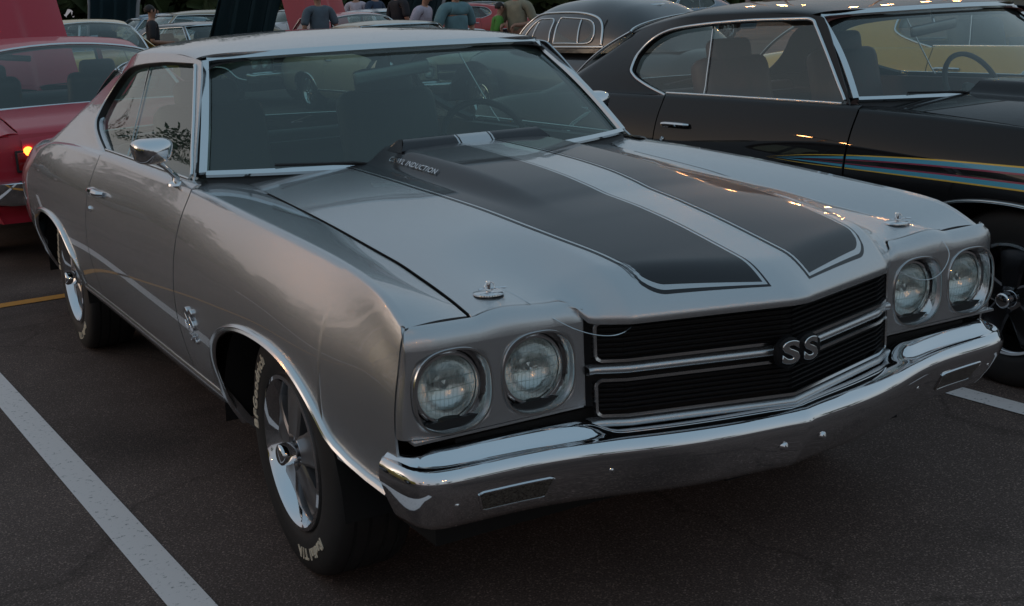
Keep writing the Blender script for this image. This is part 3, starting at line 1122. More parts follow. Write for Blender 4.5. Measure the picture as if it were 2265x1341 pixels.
        for z in np.linspace(zbot, .829, N(30)):
            fb = face_b(.884)
            zz = z
            ase = side_pt(-.739, min(z, .825)) if z < .82 else .866
            tt_ = np.linspace(0, 1, 8)
            row = []
            bsm = -.741
            top_in = max(0, (z-ztop)/(.829-ztop))
            a0 = .884-.010*top_in**2
            b0_ = fb+.0+(.030*top_in**1.5)
            for k in tt_:
                # quarter-ellipse wrap
                row.append((s*(a0+(ase-a0)*sin(k*pi/2)), b0_+(bsm-b0_)*(1-cos(k*pi/2)), zz))
            P.append(row)
        gr('header_panel_side', P, paint, out=('dir', (s, -1, 0)), thick=.003)
        # underside and inner cheek beside the grille
        mb = MB()
        mb.box((s*.676, -.745, .590), (.415, .088, .006))
        mb.box((s*.4655, -.745, .700), (.004, .088, .22))
        mb.v = [(x, y, z-O['drop']) for x, y, z in mb.v]
        mb.build('header_cheek', paint, root)
        mb = MB().box((s*.66, -.74, .60), (.42, .06, .04))
        mb.v = [(x, y, z-O['drop']) for x, y, z in mb.v]
        mb.build('filler_panel', BLK, root)

    # ---- grille
    ga = [0, .385, .448]
    gbv = [-.950, -.840, -.804]
    def gb(a): return float(np.interp(abs(a), ga, gbv))
    gpath = [-.446, -.385, 0, .385, .446]
    # black backing
    P = [[(a, gb(a)+.045, z) for z in (.545, .80)] for a in gpath]
    gr('grille_backing', P, BLK, thick=.004, smooth=False)
    bars = MB()
    for z in np.arange(.578, .776, .0115):
        if .645 < z < .692:
            continue
        for i in range(4):
            a0, a1 = gpath[i], gpath[i+1]
            d = Vector((a1-a0, gb(a1)-gb(a0), 0))
            c = Vector(((a0+a1)/2, (gb(a0)+gb(a1))/2+.014, z-O['drop']))
            bars.box(c, (d.length, .012, .0035), Matrix.Rotation(math.atan2(d.y, d.x), 3, 'Z'))
    ob = bars.build('grille_bars', mat('grille_black', (.006, .006, .007), rough=.6, spec=.25), root)
    ob['kind'] = 'stuff'
    def band_pts(z, o=0, lim=.446):
        return [(a, gb(a)-o, z) for a in (-lim, -.372, -.19, 0, .19, .372, lim)]
    for z0, z1 in ((.692, .780), (.566, .648)):
        lim = .446
        loop = [(-lim, z0+.012), (-lim+.004, z0+.004), (-lim+.012, z0)]+[(a, z0) for a in (-.385, -.2, -.001, .001, .2, .385)]+[(lim-.012, z0), (lim-.004, z0+.004), (lim, z0+.012)]
        loop += [(lim, z1-.012), (lim-.004, z1-.004), (lim-.012, z1)]+[(a, z1) for a in (.385, .2, .001, -.001, -.2, -.385)]+[(-lim+.012, z1), (-lim+.004, z1-.004), (-lim, z1-.012)]
        pts = [(a, gb(a), z) for a, z in loop]
        sw('grille_frame', pts, [(-.004, 0), (-.0035, .004), (.0035, .004), (.004, 0)], O['trim'], root, side=[np.array([0, -1., 0])]*len(pts), closed=True)
    def vbar(nm, zc, hgt, fwd, mtl):
        P = []
        for a in np.concatenate([np.linspace(-.462, -.002, 30), np.linspace(.002, .462, 30)]):
            P.append([(a, gb(a)-fwd*q+.02*(1-q), zc+h*hgt) for q, h in ((0, -.5), (.8, -.42), (1, -.2), (1, .2), (.8, .42), (0, .5))])
        gr(nm, P, mtl, thick=.002, out=('dir', (0, -1, 0)))
    vbar('grille_divider', .670, .022, .004, paint)
    vbar('grille_lower_strip', .548, .020, .010, paint)
    if O['emblem']:
        em = MB()
        em.lathe([(0, -.014), (.030, -.0135), (.036, -.010), (.038, .0)], 32, 'Y', (-.030, gb(.0)-.006, .672))
        em.lathe([(0, -.014), (.030, -.0135), (.036, -.010), (.038, .0)], 32, 'Y', (.030, gb(.0)-.006, .672))
        em.box((0, gb(0)-.012, .672), (.12, .014, .040))
        ep = em.build('emblem_plate', MATS['grille_black'], root, True)
        for dx in (-.030, .030):
            vs, fs = text_data('S', .070, .005, bevel=.0018, offset=.0012)
            mx_ = max(abs(v[0]) for v in vs)
            vs = [(v[0]*1.42+dx, gb(0)-.022-v[2]+.12*abs(v[0]*1.42+dx), .672+v[1]) for v in vs]
            mesh('emblem_letter', vs, fs, TRIM, ep, True)
        # fender badges: letters over a number
        for s in (-1, 1):
            bc, zc = .60, .590
            f = lambda vx, vy, vz, db, dz_: (s*(side_pt(bc, zc+dz_+vy)+.003+vz), bc+(vx if s > 0 else -vx)+db, zc+dz_+vy)
            vs, fs = text_data('SS', .090, .004, bevel=.0012, offset=.0012, spacing=1.1)
            mesh('fender_badge', [f(*v, 0, 0) for v in vs], fs, CHROME, root, True)
            vs, fs = text_data('396', .040, .003, bevel=.0005, offset=.0002, spacing=1.1)
            mesh('fender_badge_number', [f(*v, -.005, -.058) for v in vs], fs, CHROME, root, True)

    # ---- front bumper
    bp, bt, bL = bumper_path(N(70))
    half = []
    for i, (a, b) in enumerate(bp):
        t = bp[min(i+1, len(bp)-1)]-bp[max(i-1, 0)]
        t = t/np.linalg.norm(t)
        nrm = np.array([t[1], -t[0]])            # outward in plan
        if i == 0:
            nrm = np.array([0, -1.])
        e = float(sst(.44, .53, a))              # 0 centre section, 1 lamp section
        wrap = float(sst(.88, .95, a))
        zr = .527+.012*wrap
        low_z = .388+.012*wrap+.02*(1-sst(.0, .02, abs(a)))*0
        prof = [(-.085, low_z+.01), (-.076, low_z-.002), (-.066, low_z), (-.052, low_z+.016), (-.030, low_z+.048), (-.008, low_z+.088), (.0, .500), (.0, .512), (-.003, zr-.004), (-.010, zr+.006), (-.020, zr+.011)]
        cove = [(-.026, .5375, .540), (-.033, .539, .542), (-.042, .547, .543), (-.052, .559, .543), (-.062, .5665, .542), (-.078, .5695, .540), (-.100, .565, .534)]
        for n_, zo, zc in cove:
            prof.append((n_*(1-.72*wrap), zc+(zo-zc)*e*(1-.85*wrap)+.004*wrap))
        prof = [(n_*(1-.5*wrap) if z < .5 else n_, z) for n_, z in prof]
        half.append([(a+nrm[0]*n_, b+nrm[1]*n_, z) for n_, z in prof])
    half = np.array(half)
    half[0, :, 0] = 0
    left = half[::-1].copy()
    left[:, :, 0] *= -1
    P = np.concatenate([left[:-1], half])
    bum = gr('front_bumper', P, O['bumper'], out=('dir', (0, -1, 0)), thick=.003)
    for s in (-1, 1):                            # turn-signal lamp in the bumper face
        # outline: parallelogram on the sloping face
        def bface(a, z):
            b = float(np.interp(a, bp[:, 0], bp[:, 1]))
            n_ = float(np.interp(z, [.388, .404, .436, .476, .50], [-.066, -.052, -.030, -.008, 0]))
            return b-n_*1.0
        cor = [(.606, .424), (.752, .424), (.772, .476), (.598, .476)]
        loop = []
        for k in range(4):
            p, q = cor[k], cor[(k+1) % 4]
            for u in np.linspace(0.06, .94, 6):
                loop.append((p[0]+(q[0]-p[0])*u, p[1]+(q[1]-p[1])*u))
        pts = [(s*a, bface(a, z)-.001, z) for a, z in loop]
        ts = empty('turn_signal', (0, 0, -O['drop']))
        ts.parent = root
        sweep('turn_signal_rim', pts, [(-.003, -.001), (-.002, .003), (.002, .003), (.003, -.001)], CHROME, ts, side=[np.array([0, -1., -.4])]*len(pts), closed=True)
        P = []
        for v in np.linspace(0, 1, 8):
            lo = np.array(cor[0])*(1-v)+np.array(cor[3])*v
            hi = np.array(cor[1])*(1-v)+np.array(cor[2])*v
            P.append([(s*(lo[0]+(hi[0]-lo[0])*u), bface(lo[0]+(hi[0]-lo[0])*u, lo[1])-.0030, lo[1]) for u in np.linspace(0, 1, 14)])
        grid('turn_signal_lens', P, LENS_A, ts, thick=0)
        for (a, z) in ((.47, .472), (.815, .455)):
            MB().lathe([(0, -.003), (.005, -.002), (.008, 0)], 14, 'Y', (s*a, bface(a, z), z-O['drop'])).build('bumper_bolt', CHROME, root, True)
        MB().lathe([(0, -.011), (.007, -.009), (.010, -.004), (.014, 0)], 14, 'Y', (s*.058, bface(.058, .462), .462-O['drop'])).build('bumper_bolt', CHROME, root, True)
    mb = MB()
    mb.box((0, -.86, .385), (.30, .04, .035))
    mb.box((-.05, -.84, .362), (.16, .05, .02))
    mb.v = [(x, y, z-O['drop']) for x, y, z in mb.v]
    mb.build('plate_bracket', BLK, root, bevel=.006)
    mb = MB()                                    # valance / air dam behind and black splash shield above bumper
    mb.box((0, -.74, .50), (1.50, .05, .09))
    mb.box((0, -.70, .56), (1.56, .14, .03))
    mb.v = [(x, y, z-O['drop']) for x, y, z in mb.v]
    mb.build('splash_shield', DARK, root)

    # ---- mirror
    for s in O['mirror']:
        zb = .985
        mi = empty('door_mirror', (0, .37 if s > 0 else 0, -O['drop']))
        mi.parent = root
        mb = MB()
        mb.tube([(s*.862, .925, .955), (s*.872, .91, .985), (s*.912, .87, 1.022), (s*.935, .86, 1.042)], [.018, .010, .008, .010], 10)
        mb.lathe([(.0, .012), (.02, .010), (.032, .003), (.034, -.004)], 20, 'Z', (s*.862, .925, .958))
        mb.build('mirror_stem', CHROME, mi, True)
        # rectangular shell bulging forwards
        rows = []
        wd_, ht_ = .060, .040
        for k, (q, dy) in enumerate(((1.0, .034), (1.0, .020), (.97, .006), (.90, -.010), (.76, -.024), (.52, -.034), (.25, -.039), (.02, -.040))):
            row = []
            for t in np.linspace(0, 2*pi, 41)[:-1]:
                ex = 3.6
                rr_ = 1/((abs(cos(t))**ex+abs(sin(t))**ex)**(1/ex))
                row.append((s*.945+wd_*q*rr_*cos(t)*(1+.16*sin(t)), .845+dy, 1.073+ht_*q*rr_*sin(t)))
            rows.append(row)
        grid('mirror_shell', rows, CHROME, mi, closed=True, thick=.002, out=('pt', (s*.945, .95, 1.073)))
        rows = [[(s*.945+wd_*q*.96*cos(t)/((abs(cos(t))**3.6+abs(sin(t))**3.6)**(1/3.6)), .876, 1.073+ht_*q*.96*sin(t)/((abs(cos(t))**3.6+abs(sin(t))**3.6)**(1/3.6))) for t in np.linspace(0, 2*pi, 41)] for q in (1, .02)]
        grid('mirror_glass', rows, CHROME, mi, thick=0)

    # ---- interior
    im = mat('interior_trim_%02d' % int(O['interior'][0]*100), O['interior'], rough=.5, noise=(12, .2))
    it = MB()
    it.box((0, 1.9, .44), (1.5, 2.3, .06))
    it.box((0, 2.93, .87), (1.40, .60, .03))                   # parcel shelf
    it.v = [(x, y, z-O['drop']) for x, y, z in it.v]
    it.build('cabin_floor', im, root)
    P = []
    for u in np.linspace(-1, 1, 21):
        P.append([(.76*u, .80-.12*(1-u*u), .955), (.76*u, .92, .962), (.76*u, 1.02, .945), (.76*u, 1.05, .89), (.76*u, 1.06, .80), (.76*u, 1.0, .70)])
    gr('dashboard', P, im, thick=.01, out=('dir', (0, 0, 1)))
    for s in (-1, 1):
        it = MB().box((s*.80, 1.75, .76), (.05, 1.9, .40))
        it.v = [(x, y, z-O['drop']) for x, y, z in it.v]
        it.build('door_card', im, root)
        st = empty('front_seat', (s*.40, 1.72, .50-O['drop']))
        st.parent = root
        MB().box((0, 0, .06), (.52, .52, .17)).build('seat_cushion', im, st, bevel=.05)
        MB().box((0, .31, .34), (.46, .15, .60), Matrix.Rotation(radians(-14), 3, 'X')).build('seat_back', im, st, bevel=.06)
        MB().box((0, .375, .650), (.27, .09, .15), Matrix.Rotation(radians(-10), 3, 'X')).build('head_restraint', im, st, bevel=.04)
    it = MB()
    it.box((0, 2.48, .55), (1.30, .50, .18))
    it.box((0, 2.74, .76), (1.30, .16, .34), Matrix.Rotation(radians(-18), 3, 'X'))
    it.v = [(x, y, z-O['drop']) for x, y, z in it.v]
    it.build('rear_seat', im, root, bevel=.04)
    # headliner
    P = []
    for b in np.linspace(1.14, 2.66, 20):
        P.append([(np.sign(u)*roof_pt(b, 1-abs(u))[0]*.97, b+.004, roof_pt(b, 1-abs(u))[1]-.028) for u in np.linspace(-1, 1, 21)])
    gr('headliner', P, im, thick=.004)
    # steering wheel
    sw_ = empty('steering_wheel', (.45, 1.25, .935-O['drop']))
    sw_.parent = root
    sw_.rotation_euler = (radians(62), 0, 0)
    MB().tube([(.19*cos(t), .19*sin(t), 0) for t in np.linspace(0, 2*pi, 49)], .013, 8, False).build('wheel_rim', BLK, sw_, True)
    mb = MB()
    for th in (radians(200), radians(-20), radians(270)):
        mb.tube([(0, 0, -.03), (.18*cos(th), .18*sin(th), 0)], .011, 6)
    mb.lathe([(0, -.01), (.04, -.012), (.05, -.03), (.03, -.05), (.025, -.2)], 20, 'Z')
    mb.build('wheel_spokes', BLK, sw_, True)
    # rear-view mirror
    rm = empty('rear_view_mirror', (0.0, 1.13, 1.250-O['drop']))
    rm.parent = root
    MB().box((0, 0, 0), (.30, .022, .050), Matrix.Rotation(radians(-6), 3, 'Y')).build('mirror_housing', mat('mirror_back_satin', (.25, .27, .27), metal=.8, rough=.25), rm, bevel=.010)
    MB().tube([(0, .0, .02), (0, .02, .075)], .007, 8).build('mirror_bracket', CHROME, rm)
    # wipers
    for x0, x1 in ((-.20, -.60), (.38, -.02)):
        def pw(x): 
            u = x/.795
            return ws_bot(u)+np.array([0, -.015, .020])
        MB().tube([pw(x0)+np.array([0, -.03, -.02])+dz, pw(x0*.6+x1*.4)+dz, pw(x1)+np.array([0, .0, .006])+dz], .005, 6).build('wiper_arm', BLK, root, True)

    # ---- wheels
    for y, st_, ex in ((0, O['steer'], 0), (2.845, 0, .01)):
        for s in (-1, 1):
            wheel(root, s*(.887+ex), y, s, O['rim'], lettering=O['lettering'] and s < 0, steer=st_, hd=hd)

    if O['eyebrow']:                             # painted stripes over the front wheel, widening rearwards
        YEL = mat('stripe_yellow', (.75, .48, .05), rough=.45, coat=.3)
        BLU = mat('stripe_blue', (.05, .36, .52), rough=.45, coat=.3)
        CRI = mat('stripe_crimson', (.28, .02, .07), rough=.45, coat=.3)
        for s in (-1, 1):
            upper = pl([-.80, -.5, -.1, .25, .6, .95, 1.22], [.760, .790, .798, .796, .786, .766, .737])
            lower = pl([-.80, -.5, -.1, .25, .6, .95, 1.22], [.680, .702, .712, .718, .722, .725, .735])
            lay = [(0, .07, YEL), (.07, .28, BLU), (.28, .36, CRI), (.64, .72, CRI), (.72, .93, BLU), (.93, 1.0, YEL)]
            for f0, f1, m_ in lay:
                b1 = {YEL.name: 1.22, BLU.name: 1.16, CRI.name: 1.0}[m_.name]
                for g0, g1 in ((-.70, .753), (.767, b1)):
                    P = []
                    for b in np.linspace(g0, g1, 40):
                        u, l = float(upper(b)), float(lower(b))
                        k = max(0, (b1-b)/.5)
                        k = min(1, k)
                        mid = .5
                        e0, e1 = (f0-mid)*(1 if m_ is YEL else k**.5)+mid, (f1-mid)*(1 if m_ is YEL else k**.5)+mid
                        P.append([(s*(side_pt(b, l+(u-l)*e)+.0015), b, l+(u-l)*e) for e in (e0, (e0+e1)/2, e1)])
                    gr('eyebrow_stripe', P, m_, thick=0, out=('dir', (s, 0, 0)))
    return root

# ================================================================== GROUND
def ground():
    m = bpy.data.materials.new('asphalt')
    m.use_nodes = True
    n = m.node_tree
    p = n.nodes['Principled BSDF']
    tc = n.nodes.new('ShaderNodeTexCoord')
    def nz(sc, det=6, rg=.6):
        t = n.nodes.new('ShaderNodeTexNoise')
        t.inputs['Scale'].default_value = sc
        t.inputs['Detail'].default_value = det
        t.inputs['Roughness'].default_value = rg
        n.links.new(tc.outputs['Object'], t.inputs['Vector'])
        return t.outputs['Fac']
    big, mid, fine = nz(.45, 5), nz(5, 6), nz(170, 3, .7)
    vo = n.nodes.new('ShaderNodeTexVoronoi')
    vo.inputs['Scale'].default_value = 190
    n.links.new(tc.outputs['Object'], vo.inputs['Vector'])
    r1 = n.nodes.new('ShaderNodeValToRGB')
    r1.color_ramp.elements[0].position = .32
    r1.color_ramp.elements[0].color = (.048, .034, .029, 1)
    r1.color_ramp.elements[1].position = .68
    r1.color_ramp.elements[1].color = (.112, .081, .070, 1)
    n.links.new(big, r1.inputs[0])
    r2 = n.nodes.new('ShaderNodeMapRange')
    r2.inputs['From Min'].default_value = .3
    r2.inputs['From Max'].default_value = .72
    r2.inputs['To Min'].default_value = .45
    r2.inputs['To Max'].default_value = 1.9
    n.links.new(fine, r2.inputs[0])
    r3 = n.nodes.new('ShaderNodeMapRange')
    r3.inputs['To Min'].default_value = .75
    r3.inputs['To Max'].default_value = 1.25
    n.links.new(mid, r3.inputs[0])
    mu = n.nodes.new('ShaderNodeMath')
    mu.operation = 'MULTIPLY'
    n.links.new(r2.outputs[0], mu.inputs[0])
    n.links.new(r3.outputs[0], mu.inputs[1])
    sc = n.nodes.new('ShaderNodeVectorMath')
    sc.operation = 'SCALE'
    n.links.new(r1.outputs[0], sc.inputs[0])
    n.links.new(mu.outputs[0], sc.inputs['Scale'])
    # cracks: thin dark seams with a wandering course
    wob = n.nodes.new('ShaderNodeTexNoise')
    wob.inputs['Scale'].default_value = 2.2
    wob.inputs['Detail'].default_value = 8
    n.links.new(tc.outputs['Object'], wob.inputs['Vector'])
    add = n.nodes.new('ShaderNodeVectorMath')
    add.operation = 'MULTIPLY_ADD'
    add.inputs[1].default_value = (.55, .55, .0)
    n.links.new(wob.outputs['Color'], add.inputs[0])
    n.links.new(tc.outputs['Object'], add.inputs[2])
    ck = n.nodes.new('ShaderNodeTexVoronoi')
    ck.feature = 'DISTANCE_TO_EDGE'
    ck.inputs['Scale'].default_value = .42
    n.links.new(add.outputs[0], ck.inputs['Vector'])
    cm = n.nodes.new('ShaderNodeMapRange')
    cm.inputs['From Min'].default_value = .001
    cm.inputs['From Max'].default_value = .006
    cm.inputs['To Min'].default_value = .72
    cm.inputs['To Max'].default_value = 1
    n.links.new(ck.outputs['Distance'], cm.inputs['Value'])
    # oil and water stains
    st = nz(1.1, 3, .5)
    sm = n.nodes.new('ShaderNodeMapRange')
    sm.inputs['From Min'].default_value = .34
    sm.inputs['From Max'].default_value = .46
    sm.inputs['To Min'].default_value = .62
    sm.inputs['To Max'].default_value = 1
    n.links.new(st, sm.inputs['Value'])
    m2 = n.nodes.new('ShaderNodeMath')
    m2.operation = 'MULTIPLY'
    n.links.new(cm.outputs[0], m2.inputs[0])
    n.links.new(sm.outputs[0], m2.inputs[1])
    # pale stones worn bare
    v3 = n.nodes.new('ShaderNodeTexVoronoi')
    v3.inputs['Scale'].default_value = 240
    n.links.new(tc.outputs['Object'], v3.inputs['Vector'])
    sp = n.nodes.new('ShaderNodeSeparateColor')
    n.links.new(v3.outputs['Color'], sp.inputs[0])
    s3 = n.nodes.new('ShaderNodeMapRange')
    s3.inputs['From Min'].default_value = .80
    s3.inputs['From Max'].default_value = 1
    s3.inputs['To Min'].default_value = 1
    s3.inputs['To Max'].default_value = 2.6
    n.links.new(sp.outputs[0], s3.inputs['Value'])
    m3 = n.nodes.new('ShaderNodeMath')
    m3.operation = 'MULTIPLY'
    n.links.new(m2.outputs[0], m3.inputs[0])
    n.links.new(s3.outputs[0], m3.inputs[1])
    s4 = n.nodes.new('ShaderNodeVectorMath')
    s4.operation = 'SCALE'
    n.links.new(sc.outputs[0], s4.inputs[0])
    n.links.new(m3.outputs[0], s4.inputs['Scale'])
    sc = s4
    n.links.new(sc.outputs[0], p.inputs['Base Color'])
    p.inputs['Roughness'].default_value = .88
    p.inputs['Specular IOR Level'].default_value = .3
    b = n.nodes.new('ShaderNodeBump')
    b.inputs['Strength'].default_value = .35
    b.inputs['Distance'].default_value = .004
    n.links.new(vo.outputs['Distance'], b.inputs['Height'])
    n.links.new(b.outputs[0], p.inputs['Normal'])
    ys_ = [-500, 9.5, 11, 80, 500]
    zs_ = [0, 0, .018, .846, .846]
    o = mesh('ground', [(x, y, z) for y, z in zip(ys_, zs_) for x in (-500, 500)], [(2*i, 2*i+1, 2*i+3, 2*i+2) for i in range(4)], m, None, False)
    tag(o, kind='structure')

def line_mat(name, col, wear=.5):
    m = bpy.data.materials.new(name)
    m.use_nodes = True
    n = m.node_tree
    p = n.nodes['Principled BSDF']
    p.inputs['Roughness'].default_value = .75
    tc = n.nodes.new('ShaderNodeTexCoord')
    t = n.nodes.new('ShaderNodeTexNoise')
    t.inputs['Scale'].default_value = 60
    t.inputs['Detail'].default_value = 8
    t.inputs['Roughness'].default_value = .7
    n.links.new(tc.outputs['Object'], t.inputs['Vector'])
    r = n.nodes.new('ShaderNodeValToRGB')
    r.color_ramp.elements[0].position = .30
    r.color_ramp.elements[0].color = (.07, .065, .06, 1)
    r.color_ramp.elements[1].position = .42
    r.color_ramp.elements[1].color = (*col, 1)
    n.links.new(t.outputs['Fac'], r.inputs[0])
    n.links.new(r.outputs[0], p.inputs['Base Color'])
    return m

ground()
LW = line_mat('white_line_paint', (.78, .72, .70))
LY = line_mat('yellow_line_paint', (.55, .24, .035))
def line(p, q, wd, m, kind='structure', name='bay_line'):
    p, q = Vector((*p, 0)), Vector((*q, 0))
    d = (q-p)
    nrm = Vector((-d.y, d.x, 0)).normalized()*wd/2
    n = 24
    vs = []
    for i in range(n+1):
        c = p+d*i/n
        vs += [c+nrm+Vector((0, 0, .004)), c-nrm+Vector((0, 0, .004))]
    fs = [(2*i, 2*i+1, 2*i+3, 2*i+2) for i in range(n)]
    o = mesh(name, vs, fs, m, None, False)
    tag(o, kind=kind)
dirv = Vector((-.053, 1)).normalized()
perp = Vector((1, .053)).normalized()
base = Vector((-1.195, 0))
for k in (-2, -1, 0, 1, 2, 3):
    q = base+perp*2.87*k
    line(q-dirv*1.1, q+dirv*4.2, .105, LW)
    line(q+dirv*4.2, q+dirv*9.2, .105, LW)
c0 = base+dirv*4.05
line(c0-perp*12, c0+perp*20, .11, LY, name='row_line')

# ================================================================== CARS
build_coupe('muscle_coupe', SILVER, (0, 0, 0), 0, 'silver two door coupe with twin black hood stripes and chrome bumper, nearest the camera',
            opt=dict(stripes=True, scoop=True, lettering=True, pins=True, emblem=True, mid='front', mirror=(-1, 1), steer=radians(-1)))
build_coupe('black_coupe', BLACKP, (2.745, -.07, 0), .012, 'black two door coupe with blue and red eyebrow stripes above its front wheel',
            opt=dict(eyebrow=True, rim='dark', mirror=(1,), interior=(.10, .03, .025), drop=-.036, bumper=BLACKP, ws=glass('clear_windshield_glass', (.82, .88, .86), 1.5, pale_haze=.03), sg=glass('clear_side_glass', (.76, .83, .81), 1.5, pale_haze=.03)))

# ------------------------------------------------------------------ street lamps (lit; seen only as reflections)
def street_lamp(x, y, h, label, power=1):
    r = empty('street_lamp', (x, y, 0))
    tag(r, label, 'street lamp', 'lit sodium lamps round the car park')
    pm = mat('galvanised_pole', (.25, .25, .26), metal=.6, rough=.5)
    MB().tube([(0, 0, 0), (0, 0, h*.5), (0, 0, h)], [.11, .09, .06], 12).build('pole', pm, r, True)
    MB().box((0, 0, .25), (.5, .5, .5)).build('base', mat('concrete', (.3, .29, .28), rough=.9, noise=(5, .2)), r, bevel=.03)
    MB().tube([(-.9, 0, h-.05), (0, 0, h), (.9, 0, h-.05)], .04, 8).build('arm', pm, r, True)
    for s in (-1, 1):
        hd_ = MB().box((s*1.1, 0, h-.05), (.7, .32, .16)).build('lamp_head', pm, r, bevel=.04)
        MB().box((s*1.1, 0, h-.145), (.50, .24, .03)).build('lamp_lens', LAMPM, hd_, bevel=.01)

# ------------------------------------------------------------------ the red coupe behind, boot towards us, bonnet up
LOW = dict(hd=False)
build_coupe('red_coupe', REDP, (-.39, 8.90, 0), pi+.07, 'red coupe seen from behind, its hood raised, small amber light on its tail',
            opt=dict(mirror=(), hood_open=radians(62), under=REDP, tail='slots', marker=(.62, .755), interior=(.03, .03, .03), ws=MATS['clear_windshield_glass'], sg=MATS['clear_side_glass']), hd=False)
CREAM = mat('cream_paint', (.42, .36, .26), rough=.35, coat=.6)
YELP = mat('yellow_paint', (.50, .33, .05), rough=.35, coat=.8)
TEALP = mat('dark_teal_paint', (.012, .035, .045), rough=.35, coat=.8)
WHTP = mat('white_paint', (.55, .56, .58), rough=.4, coat=.6)
BLUP = mat('pale_blue_paint', (.16, .26, .34), rough=.35, coat=.6)
RED2 = mat('bright_red_paint', (.40, .02, .02), rough=.35, coat=.6)
BARE = dict(mirror=(), ws=MATS['clear_windshield_glass'], sg=MATS['clear_side_glass'], interior=(.05, .05, .05))
def bgcar(name, paint, loc, rz, label, sc=1.0, **kw):
    o = build_coupe(name, paint, loc, rz, label, 'show cars parked in the rows beyond', opt=dict(BARE, **kw), hd=False)
    o.scale = (sc, sc, sc)
    return o
protos = {}
def copy_tree(o, parent=None, depth=0):
    c = o.copy()
    C.objects.link(c)
    c.parent = parent
    for ch in KIDS.get(o.name, ()):
        copy_tree(ch, c, depth+1)
    return c
def bgcopy(src, paint_from, paint_to, loc, rz, label, sc=1.0, name=None):
    global KIDS
    KIDS = {}
    for ob in bpy.data.objects:
        if ob.parent:
            KIDS.setdefault(ob.parent.name, []).append(ob)
    c = copy_tree(src)
    if name:
        c.name = name
    c.location = loc
    c.rotation_euler = (0, 0, rz)
    c.scale = (sc, sc, sc)
    c['label'] = label
    cache = {}
    def walk(o):
        if o.type == 'MESH' and o.data.materials and o.data.materials[0] == paint_from:
            if o.data.name not in cache:
                d = o.data.copy()
                d.materials[0] = paint_to
                cache[o.data.name] = d
            o.data = cache[o.data.name]
        for k in list(o.children):
            walk(k)
    bpy.context.view_layer.update()
    walk(c)
    return c
cream = bgcar('cream_coupe', CREAM, (3.7, 23.1, 0), -pi/2, 'cream hardtop parked side on behind the raised teal hood', 1.12)
teal = bgcar('dark_teal_coupe', TEALP, (5.05, 17.3, 0), radians(20), 'dark teal coupe with its big hood raised, in front of the cream hardtop', 1.0, hood_open=radians(66), under=mat('teal_underside_paint', (.016, .040, .050), rough=.5))
bgcopy(cream, CREAM, YELP, (2.0, 19.0, 0), pi, 'yellow coupe beyond the red one, only its rounded roof showing', 1.06, 'yellow_coupe')
bgcopy(cream, CREAM, YELP, (6.1, .9, 0), .02, 'bright yellow coupe on the far side of the black coupe, seen through its windshield', 1.10, 'yellow_coupe')
bgcopy(cream, CREAM, YELP, (-4.9, 2.4, 0), pi+.05, 'yellow coupe in the next bay beyond the white line, mirrored in the silver door', 1.0, 'yellow_coupe')
bgcopy(teal, TEALP, RED2, (7.85, 22.2, 0), pi, 'bright red coupe with its hood raised, just right of the man in the grey shirt', 1.0, 'red_coupe')
bgcopy(cream, CREAM, RED2, (13.9, 30.5, 0), -pi/2-.1, 'second bright red coupe, farther off between two standing onlookers', 1.05, 'red_coupe')
bgcopy(cream, CREAM, BLUP, (4.2, 27.5, 0), -pi/2, 'pale blue coupe far behind the cream hardtop', 1.06, 'pale_blue_coupe')
bgcopy(teal, TEALP, WHTP, (5.6, 30.0, 0), .05, 'white coupe far off with its hood raised, dark underside and pale front edge', 1.0, 'white_coupe')
bgcopy(teal, TEALP, WHTP, (10.5, 21.6, 0), .3, 'white coupe with its hood raised behind the man in the black shirt', 1.05, 'white_coupe')
bgcopy(cream, CREAM, CREAM, (6.0, 12.6, 0), .03, 'cream coupe whose roof just shows over the silver car roof, left of the lilac shirt', .96, 'cream_coupe')

